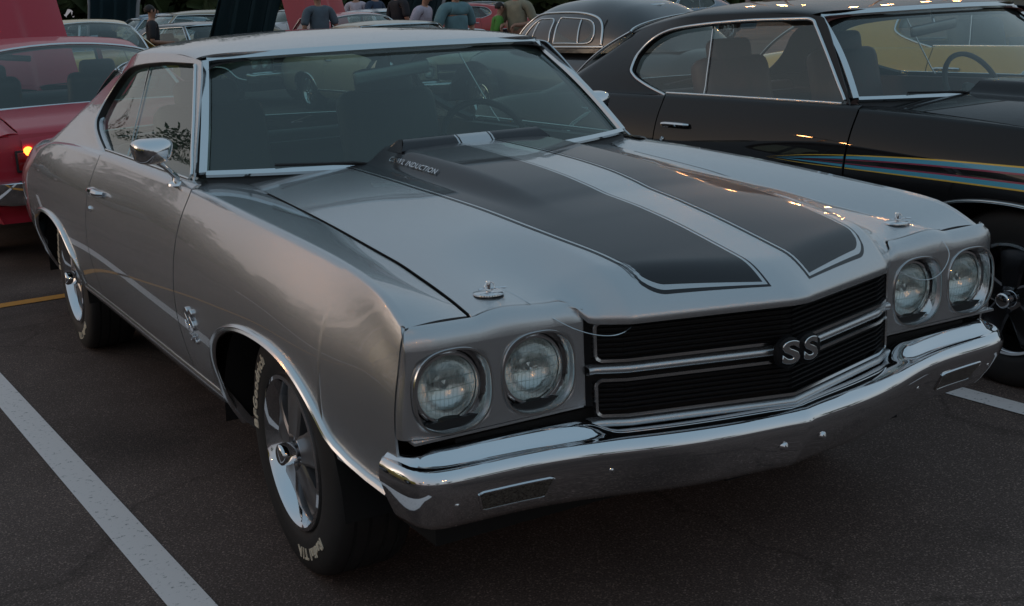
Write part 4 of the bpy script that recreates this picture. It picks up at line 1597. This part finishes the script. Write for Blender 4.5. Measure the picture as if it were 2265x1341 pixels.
# ------------------------------------------------------------------ the rounded black sedan of the forties
def sedan(loc, rz, label, paint, L=5.1):
    r = empty('rounded_sedan', loc, rz)
    tag(r, label, 'car')
    # local: faces -y, origin at centre; body lofts along y
    ys = np.linspace(-2.5, 2.5, 70)
    hb = pl([-2.5, -2.3, -1.4, -.9, 1.2, 2.0, 2.5], [.55, .93, 1.02, 1.03, 1.02, .95, .55])       # shoulder height
    wb = pl([-2.5, -2.2, -1.2, 0, 1.2, 2.0, 2.5], [.30, .66, .80, .88, .86, .70, .30])
    P = []
    for y in ys:
        h, w_ = float(hb(y)), float(wb(y))
        row = []
        for t in np.linspace(-.12, pi+.12, 33):
            ex = .62
            ct, st_ = cos(t), sin(t)
            row.append((w_*np.sign(ct)*abs(ct)**ex, y, .42+(h-.42)*np.sign(st_)*abs(st_)**ex))
        P.append(row)
    grid('body', P, paint, r, out=('pt', (0, 0, .4)))
    # cabin: rounded roof
    yc = np.linspace(-1.12, 1.95, 60)
    top = pl([-1.12, -1.02, -.75, -.2, .4, 1.0, 1.5, 1.95], [1.02, 1.14, 1.40, 1.53, 1.555, 1.47, 1.25, .95])
    wc = pl([-1.12, -.8, -.2, .5, 1.2, 1.95], [.62, .70, .76, .77, .70, .45])
    def cab(y, t):
        tp, w_ = float(top(y)), float(wc(y))
        z0 = .94
        ct, st_ = cos(t), max(0, sin(t))
        return np.array([w_*np.sign(ct)*abs(ct)**.55*(1-.16*st_), y, z0+(tp-z0)*st_**.72])
    P = [[cab(y, t) for t in np.linspace(0, pi, 49)] for y in yc]
    grid('roof', P, paint, r, out=('pt', (0, .3, .9)))
    def side(y, z, s, o=.004):
        tp = float(top(y))
        q = min(1, max(0, (z-.94)/(tp-.94)))**(1/.72)
        t = math.asin(min(1, q))
        p = cab(y, t)
        return np.array([s*(abs(p[0])+o), y, z])
    for s in (-1, 1):
        def loop(pts, n=80, rad=.0):
            f = cs(np.arange(len(pts)+1), np.array(list(pts)+[pts[0]]))
            return [side(a, z, s) for a, z in f(np.linspace(0, len(pts), n, endpoint=False))]
        w1 = [(-.70, 1.045), (-.30, 1.045), (-.06, 1.047), (-.055, 1.18), (-.065, 1.315), (-.25, 1.33), (-.42, 1.315), (-.58, 1.20)]
        w2 = [(.06, 1.047), (.40, 1.047), (.70, 1.047), (.80, 1.10), (.79, 1.20), (.70, 1.285), (.50, 1.32), (.20, 1.335), (.065, 1.32), (.055, 1.18)]
        for w_ in (w1, w2):
            L_ = loop(w_)
            door = mesh('window', [p+np.array([s*.001, 0, 0]) for p in L_], [tuple(range(len(L_)))], mat('sedan_window_dark_glass', (.03, .045, .042), rough=.04, coat=1), r, False)
            sweep('window_frame', L_, halfround(.020, .010), TRIM, r, side=[np.array([s*1., 0, .3])]*len(L_), closed=True)
        sweep('vent_divider', [side(-.44+.05*k, 1.05+.25*k, s, .010) for k in np.linspace(0, 1, 8)], halfround(.016, .008), TRIM, r, side=[np.array([s*1., 0, .3])]*8)
        sweep('vent_divider', [side(.55-.04*k, 1.05+.26*k, s, .010) for k in np.linspace(0, 1, 8)][::-1], halfround(.016, .008), TRIM, r, side=[np.array([s*1., 0, .3])]*8)
        dr = cs(np.arange(7), np.array([(-.86, 1.15), (-.62, 1.345), (-.2, 1.395), (.4, 1.385), (.80, 1.31), (.93, 1.17), (.95, 1.03)]))(np.linspace(0, 6, 50))
        sweep('drip_rail', [side(a, z, s, .006) for a, z in dr], halfround(.030, .014), TRIM, r, side=[np.array([s*1., 0, .3])]*50)
        bl = np.linspace(-.95, 1.0, 40)
        sweep('belt_moulding', [np.array([s*(abs(side(y, 1.0, s)[0])+.008), y, 1.005]) for y in bl], halfround(.030, .012), TRIM, r, side=[np.array([s*1., 0, 0])]*40)
        for y in (-.0, .93):
            sweep('door_seam', [np.array([s*(abs(side(y, max(z, .95), s)[0])+.003), y, z]) for z in np.linspace(.96, 1.3, 8)], [(-.004, 0), (-.004, .003), (.004, .003), (.004, 0)], DARK, r, side=[np.array([s*1., 0, 0])]*8)
        for y0, rr_ in ((-1.55, .52), (1.45, .50)):       # pontoon fenders and wheels
            P = []
            for t in np.linspace(0, pi, 26):
                row = []
                for u in np.linspace(0, pi, 14):
                    row.append((s*(.70+.20*sin(u)), y0+rr_*1.25*cos(t)*(1-.06*abs(cos(u))), .33+(rr_*.98)*sin(t)*(.82+.18*sin(u))))
                P.append(row)
            grid('fender', P, paint, r, out=('pt', (s*.5, y0, .3)))
            wheel(r, s*.80, y0, s, 'slot', lettering=False, hd=False)
    # rear window
    wl_ = [(.22, 1.22), (.22, 1.40), (.0, 1.44), (-.22, 1.40), (-.22, 1.22), (0, 1.19)]
    f = cs(np.arange(7), np.array(wl_+[wl_[0]]))(np.linspace(0, 6, 60, endpoint=False))
    def back(x, z):
        yy = np.linspace(.5, 1.95, 200)
        tz = top(yy)*(1-.18*abs(x))
        return np.array([x*1.6, float(np.interp(-z, -tz, yy))+.012, z])
    pts = [back(x, z) for x, z in f]
    mesh('rear_window', pts, [tuple(range(60))], MATS['sedan_window_dark_glass'], r, False)
    sweep('rear_window_frame', pts, halfround(.028, .014), TRIM, r, side=[np.array([0, .7, .7])]*60, closed=True)
    sweep('bumper', [(x, 2.62-.12*(x/.8)**2, .50) for x in np.linspace(-.82, .82, 20)], halfround(.16, .05), CHROME, r, side=[np.array([0, 1., 0])]*20)
    sweep('bumper', [(x, -2.62+.12*(x/.8)**2, .50) for x in np.linspace(-.82, .82, 20)], halfround(.16, .05), CHROME, r, side=[np.array([0, -1., 0])]*20)
    return r
GREYBLK = mat('black_sedan_paint', (.014, .014, .016), rough=.35, coat=1, coat_rough=.03)
sedan((6.68, 9.55, 0), pi+.05, 'rounded black forties sedan with chrome framed windows behind the black coupe', GREYBLK)

# ------------------------------------------------------------------ onlookers
SKINM = mat('skin', (.36, .19, .13), rough=.5)
def skin_mesh(name, verts, edges, radii, m, parent, sub=2, root=0):
    me = bpy.data.meshes.new(name)
    me.from_pydata(verts, edges, [])
    o = link(name, me, parent)
    o.modifiers.new('skin', 'SKIN')
    me.skin_vertices or None
    sv_ = me.skin_vertices[0].data if me.skin_vertices else None
    if sv_ is None:
        bm = bmesh.new()
        bm.from_mesh(me)
        bm.verts.layers.skin.verify()
        bm.to_mesh(me)
        bm.free()
        sv_ = me.skin_vertices[0].data
    for i, r_ in enumerate(radii):
        sv_[i].radius = r_ if hasattr(r_, '__len__') else (r_, r_)
        sv_[i].use_root = (i == root)
    sb = o.modifiers.new('sub', 'SUBSURF')
    sb.levels = sub
    sb.render_levels = sub
    dg = bpy.context.evaluated_depsgraph_get()
    nm = bpy.data.meshes.new_from_object(o.evaluated_get(dg))
    o.modifiers.clear()
    o.data = nm
    nm.materials.clear()
    nm.materials.append(m)
    nm.polygons.foreach_set('use_smooth', [True]*len(nm.polygons))
    return o
def person(loc, rz, label, shirt, trousers, hair=(.05, .03, .02), h=1.75, build=1.0, arms=0, lean=0, group='onlookers among the cars'):
    r = empty('person', loc, rz)
    tag(r, label, 'person', group)
    k = h/1.75
    sh = mat('shirt_%s' % '_'.join('%02d' % int(c*99) for c in shirt), shirt, rough=.85, noise=(9, .18))
    tr = mat('trousers_%s' % '_'.join('%02d' % int(c*99) for c in trousers), trousers, rough=.9, noise=(9, .15))
    B = build
    V = [(0, 0, .98), (0, .0, 1.15), (0, -.01, 1.32), (0, .0, 1.44), (0, -.01, 1.50), (0, -.02, 1.56), (0, -.035, 1.64), (0, -.02, 1.71)]
    R = [(.15*B, .11*B), (.135*B, .105*B), (.16*B, .115*B), (.10, .08), .052, .062, (.075, .09), .055]
    E_ = [(i, i+1) for i in range(7)]
    hands = []
    for s in (-1, 1):
        i0 = len(V)
        V += [(s*.185*B, .0, 1.41), (s*.235*B, .02, 1.24), (s*.26*B, .03, 1.12), (s*(.25-.10*arms), -.05-.20*arms, .99+.10*arms), (s*(.24-.12*arms), -.07-.26*arms, .88+.22*arms), (s*(.24-.13*arms), -.08-.29*arms, .83+.25*arms)]
        R += [.060*B, .050*B, .043, .036, .028, (.022, .038)]
        E_ += [(3, i0)]+[(i0+j, i0+j+1) for j in range(5)]
        hands.append((V[-1], s))
        j0 = len(V)
        V += [(s*.095, .0, .90), (s*.11, -.01, .52), (s*.11, .02, .10), (s*.115, -.10, .03)]
        R += [.095*B, .062, .045, (.045, .03)]
        E_ += [(0, j0), (j0, j0+1), (j0+1, j0+2), (j0+2, j0+3)]
    for (hp, s) in hands:                        # fingers grow from the palm
        hi = V.index(hp)
        for q, (dx, ln) in enumerate(((-.018, .070), (-.006, .078), (.006, .074), (.018, .060))):
            a0 = len(V)
            V += [(hp[0]+dx*.4, hp[1]+dx, hp[2]-.04), (hp[0]-s*.012, hp[1]+dx, hp[2]-.04-ln)]
            R += [.009, .007]
            E_ += [(hi, a0), (a0, a0+1)]
        a0 = len(V)
        V += [(hp[0]-s*.008, hp[1]-.040, hp[2]-.03), (hp[0]-s*.018, hp[1]-.052, hp[2]-.065)]
        R += [.011, .008]
        E_ += [(hi, a0), (a0, a0+1)]
    Vk = [(x*k, (y+(z-1.0)*lean)*k if z > 1 else y*k, z*k) for x, y, z in V]
    Rk = [(q[0]*k, q[1]*k) if hasattr(q, '__len__') else q*k for q in R]
    skin_mesh('body', Vk, E_, Rk, SKINM, r)
    # shirt: torso and sleeves a little larger
    idx = [0, 1, 2, 3]
    sv2 = [V[0], V[1], V[2], (0, 0, 1.43)]
    sr = [(.175*B, .135*B), (.160*B, .128*B), (.18*B, .135*B), (.115*B, .09*B)]
    se = [(0, 1), (1, 2), (2, 3)]
    sv2[0] = (0, 0, .93)
    for s in (-1, 1):
        i0 = len(sv2)
        sv2 += [(s*.185*B, 0, 1.41), (s*.238*B, .02, 1.24), (s*.258*B, .028, 1.15)]
        sr += [.078*B, .070*B, .066*B]
        se += [(3, i0), (i0, i0+1), (i0+1, i0+2)]
    skin_mesh('shirt', [(x*k, (y+(z-1.0)*lean)*k if z > 1 else y*k, z*k) for x, y, z in sv2], se, [(a*k, b*k) if True else 0 for a, b in [q if hasattr(q, '__len__') else (q, q) for q in sr]], sh, r)
    tv = [(0, 0, .96)]
    tr_ = [(.16*B, .12*B)]
    te = []
    for s in (-1, 1):
        i0 = len(tv)
        tv += [(s*.098, 0, .86), (s*.11, -.01, .52), (s*.11, .02, .12)]
        tr_ += [(.11*B, .115*B), (.085, .085), (.075, .08)]
        te += [(0, i0), (i0, i0+1), (i0+1, i0+2)]
    skin_mesh('trousers', [(x*k, y*k, z*k) for x, y, z in tv], te, [(a*k, b*k) for a, b in tr_], tr, r)
    hv = MB()
    hy = (1.66-1.0)*lean
    rows = []
    for t in np.linspace(0, 1, 9):
        rr_ = .098*sin(pi*(.06+.60*t))**.7 if t > 0 else .01
        rows.append((rr_, 1.755-.13*t))
    hv.lathe([(a*k, z*k) for a, z in rows], 20, 'Z', (0, (.008+hy)*k, 0))
    hv.build('hair', mat('hair_%02d' % int(hair[0]*100), hair, rough=.7), r, True)
    for s in (-1, 1):
        MB().lathe([(0, -.004), (.008, -.003), (.012, .0)], 10, 'Y', (s*.030*k, (-.118+hy)*k, 1.655*k)).build('eye', BLK, r, True)
        MB().box((s*.088*k, (-.02+hy)*k, 1.64*k), (.014, .035, .055)).build('ear', SKINM, r, bevel=.006)
    MB().box((0, (-.128+hy)*k, 1.625*k), (.022, .03, .045)).build('nose', SKINM, r, bevel=.008)
    MB().box((0, (-.118+hy)*k, 1.590*k), (.046, .012, .010)).build('mouth', mat('lips', (.25, .08, .07), rough=.5), r, bevel=.003)
    return r
person((7.97, 17.2, 0), radians(35), 'man in a rumpled pale lilac shirt leaning to look down, behind the silver roof', (.42, .38, .46), (.10, .10, .14), (.12, .10, .09), 1.76, 1.12, 1, -.25)
person((7.25, 14.4, 0), radians(10), 'heavy man in a slate teal work shirt standing right of the lilac shirt', (.12, .22, .25), (.05, .06, .09), (.08, .06, .05), 1.80, 1.28, 0)
person((8.84, 16.0, 0), radians(70), 'onlooker in a bright green top, bending low beside the black sedan', (.08, .24, .04), (.05, .05, .06), (.02, .015, .012), 1.52, 1.0, 1, -.2)
person((9.2, 15.8, 0), radians(-60), 'man in a khaki shirt nearest the nose of the black sedan', (.27, .25, .18), (.15, .13, .10), (.15, .12, .09), 1.80, 1.15, 1)
person((6.75, 18.9, 0), radians(180), 'man in a grey polo shirt standing before the red coupe', (.09, .12, .15), (.04, .045, .06), (.05, .04, .03), 1.84, 1.15, 0)
person((9.96, 24.6, 0), radians(150), 'onlooker in a white shirt and dark trousers between the red coupes', (.50, .44, .50), (.02, .02, .025), (.04, .03, .02), 1.92, 1.0, 0)
person((10.35, 24.4, 0), radians(200), 'onlooker in a navy shirt beside the white shirted one', (.03, .05, .09), (.02, .02, .03), (.04, .03, .02), 1.92, 1.05, 0)
person((9.0, 20.2, 0), radians(100), 'person in a black shirt in front of the raised white hood', (.015, .015, .02), (.02, .02, .03), (.03, .02, .02), 1.92, 1.1, 1)
person((3.5, 18.3, 0), radians(80), 'dark haired onlooker in a black top behind the cream hardtop', (.02, .02, .025), (.03, .03, .04), (.015, .012, .01), 1.70, .95, 1)
person((11.3, 19.5, 0), radians(20), 'onlooker in a dusky plum shirt far behind the green top', (.07, .05, .09), (.03, .03, .04), (.03, .02, .02), 1.74, 1.0, 0)

# ------------------------------------------------------------------ trees round the edge of the car park
def tree(loc, h, seed, label, sp=1.0):
    rnd = np.random.RandomState(seed)
    r = empty('broadleaf_tree', loc)
    tag(r, label, 'tree', 'trees along the edge of the car park')
    bark = mat('bark', (.045, .035, .028), rough=.95, noise=(7, .3))
    leaf = mat('leaves', (.045, .075, .028), rough=.7, noise=(1.2, .5))
    tk = MB()
    tk.tube([(0, 0, 0), (.05, 0, h*.2), (.0, .08, h*.45), (.1, .0, h*.75)], [h*.032, h*.024, h*.017, h*.006], 10)
    cl = []
    for k in range(9):
        a = rnd.uniform(0, 2*pi)
        z0 = h*rnd.uniform(.25, .6)
        rr_ = h*rnd.uniform(.16, .34)*sp
        e = (rr_*cos(a), rr_*sin(a), z0+h*rnd.uniform(.08, .28))
        tk.tube([(0, 0, z0), (e[0]*.5, e[1]*.5, z0+(e[2]-z0)*.4), e], [h*.012, h*.008, h*.003], 6)
        cl.append((e, h*rnd.uniform(.10, .17)))
    for k in range(16):
        a = rnd.uniform(0, 2*pi)
        q = h*.30*sp*sqrt(rnd.uniform(0, 1))
        cl.append(((q*cos(a), q*sin(a), h*rnd.uniform(.40, .95)-q*.35), h*rnd.uniform(.08, .15)))
    tk.build('trunk', bark, r, True)
    n = 4200
    vs, fs = [], []
    for i in range(n):
        (cx, cy, cz), cr_ = cl[rnd.randint(len(cl))]
        d = rnd.normal(size=3)
        d /= np.linalg.norm(d)
        p = np.array([cx, cy, cz])+d*cr_*rnd.uniform(.55, 1.1)*np.array([1, 1, .8])
        u = rnd.normal(size=3)
        u /= np.linalg.norm(u)
        v = np.cross(u, rnd.normal(size=3))
        v /= np.linalg.norm(v)
        q = h*rnd.uniform(.009, .018)
        vs += [p-u*q, p+v*q*.6, p+u*q, p-v*q*.6]
        fs.append((4*i, 4*i+1, 4*i+2, 4*i+3))
    mesh('crown', vs, fs, leaf, r, False)
    return r
protoT = [tree((-14, 58, 0), 9, 3, 'tree at the back of the car park, first of the row from the left'), tree((-2, 62, 0), 11, 5, 'broad tree at the back of the car park behind the raised red hood'), tree((9, 60, 0), 8, 9, 'low tree at the back of the car park, above the pale blue coupe')]
spots = [(20, 63, 1.0), (31, 58, .9), (43, 60, 1.1), (56, 55, 1.0), (70, 48, 1.1), (-28, 52, 1.0), (-40, 42, 1.1), (-48, 28, 1.0), (-52, 10, 1.0), (-52, -8, 1.1), (-48, -26, 1.0), (-36, -40, 1.1), (-20, -50, 1.2), (-2, -54, 1.0), (15, -52, 1.1), (34, -46, 1.0), (52, -36, 1.1), (66, -20, 1.0), (74, 0, 1.1), (76, 24, 1.0)]
for i, (x, y, sc) in enumerate(spots):
    src = protoT[i % 3]
    c = src.copy()
    C.objects.link(c)
    c.location = (x, y, 0)
    c.rotation_euler = (0, 0, i*1.3)
    c.scale = (sc*1.15, sc*1.15, sc)
    side_ = 'at the back of' if y > 45 else ('on the left edge of' if x < -30 else ('on the right edge of' if x > 50 else 'behind the camera across'))
    c['label'] = 'broadleaf tree %s the car park, %s' % (side_, ['slim crown', 'round crown', 'wide crown', 'ragged crown', 'tall crown', 'low crown'][i % 6])
    for ch in src.children:
        d = ch.copy()
        C.objects.link(d)
        d.parent = c

street_lamp(33, 29, 10.5, 'twin headed lamp post out beyond the black coupe')
street_lamp(42, 45, 13, 'twin headed lamp post at the far side of the lot, behind the sedan')
street_lamp(32, 36, 9.5, 'shorter twin headed lamp post between the sedan and the far trees')
street_lamp(48, 38, 13.5, 'tallest twin headed lamp post at the far right of the lot')
street_lamp(-16, 20, 9.5, 'twin headed lamp post off beyond the red coupe')
street_lamp(-26, -18, 9.0, 'twin headed lamp post to the left behind the camera')
street_lamp(-4, -24, 9.0, 'twin headed lamp post directly behind the camera')

# ------------------------------------------------------------------ more of the show far back, the clipped wood behind it
far = [(6.2, 36, BLUP, 'pale_blue_coupe', 'pale blue coupe in the far row, left of the lamp post'), (-1.5, 33, RED2, 'red_coupe', 'red coupe in the far row behind the raised white hood'), (11.5, 37, WHTP, 'white_coupe', 'white coupe side on in the far row'),
       (17.5, 36, TEALP, 'dark_teal_coupe', 'dark teal coupe side on in the far row'), (23.5, 35, RED2, 'red_coupe', 'red coupe at the right end of the far row'), (-7.5, 30, TEALP, 'dark_teal_coupe', 'dark teal coupe far off beyond the red hood'), (20.5, 28, BLUP, 'pale_blue_coupe', 'pale blue coupe behind the khaki shirted man')]
for x, y, p_, nm, lb in far:
    bgcopy(cream, CREAM, p_, (x, y, 0), -pi/2+.05*(x % 3-1), lb, 1.08, nm)
rnd = np.random.RandomState(4)
vs, fs = [], []
for i in range(34000):
    t = rnd.uniform(0, 1)
    x = -75+170*t
    y = 66+rnd.uniform(-2.5, 2.5)-8*(t-.4)**2
    hgt = 6.5+1.8*sin(x*.21)+1.2*sin(x*.53+1)+.8*sin(x*1.3)
    z = hgt*rnd.uniform(0, 1)**.8
    big_ = i % 4 == 0
    z *= .8 if big_ else 1
    u = rnd.normal(size=3)
    u /= np.linalg.norm(u)
    v = np.cross(u, rnd.normal(size=3))
    v /= np.linalg.norm(v)
    q = rnd.uniform(.7, 1.3) if big_ else rnd.uniform(.18, .45)
    p = np.array([x, y, z])
    vs += [p-u*q, p+v*q*.6, p+u*q, p-v*q*.6]
    fs.append((4*i, 4*i+1, 4*i+2, 4*i+3))
wood = mesh('distant_wood', vs, fs, MATS['leaves'], None, False)
tag(wood, kind='stuff')

# the lot climbs gently beyond the second row: stand everything there on the slope
def gz(y):
    return .012*max(0, y-9.5)
for o in list(bpy.data.objects):
    if o.parent is None and o.get('category') and o.location.y > 9.6:
        o.location.z += gz(o.location.y)
wood.location.z = gz(60)
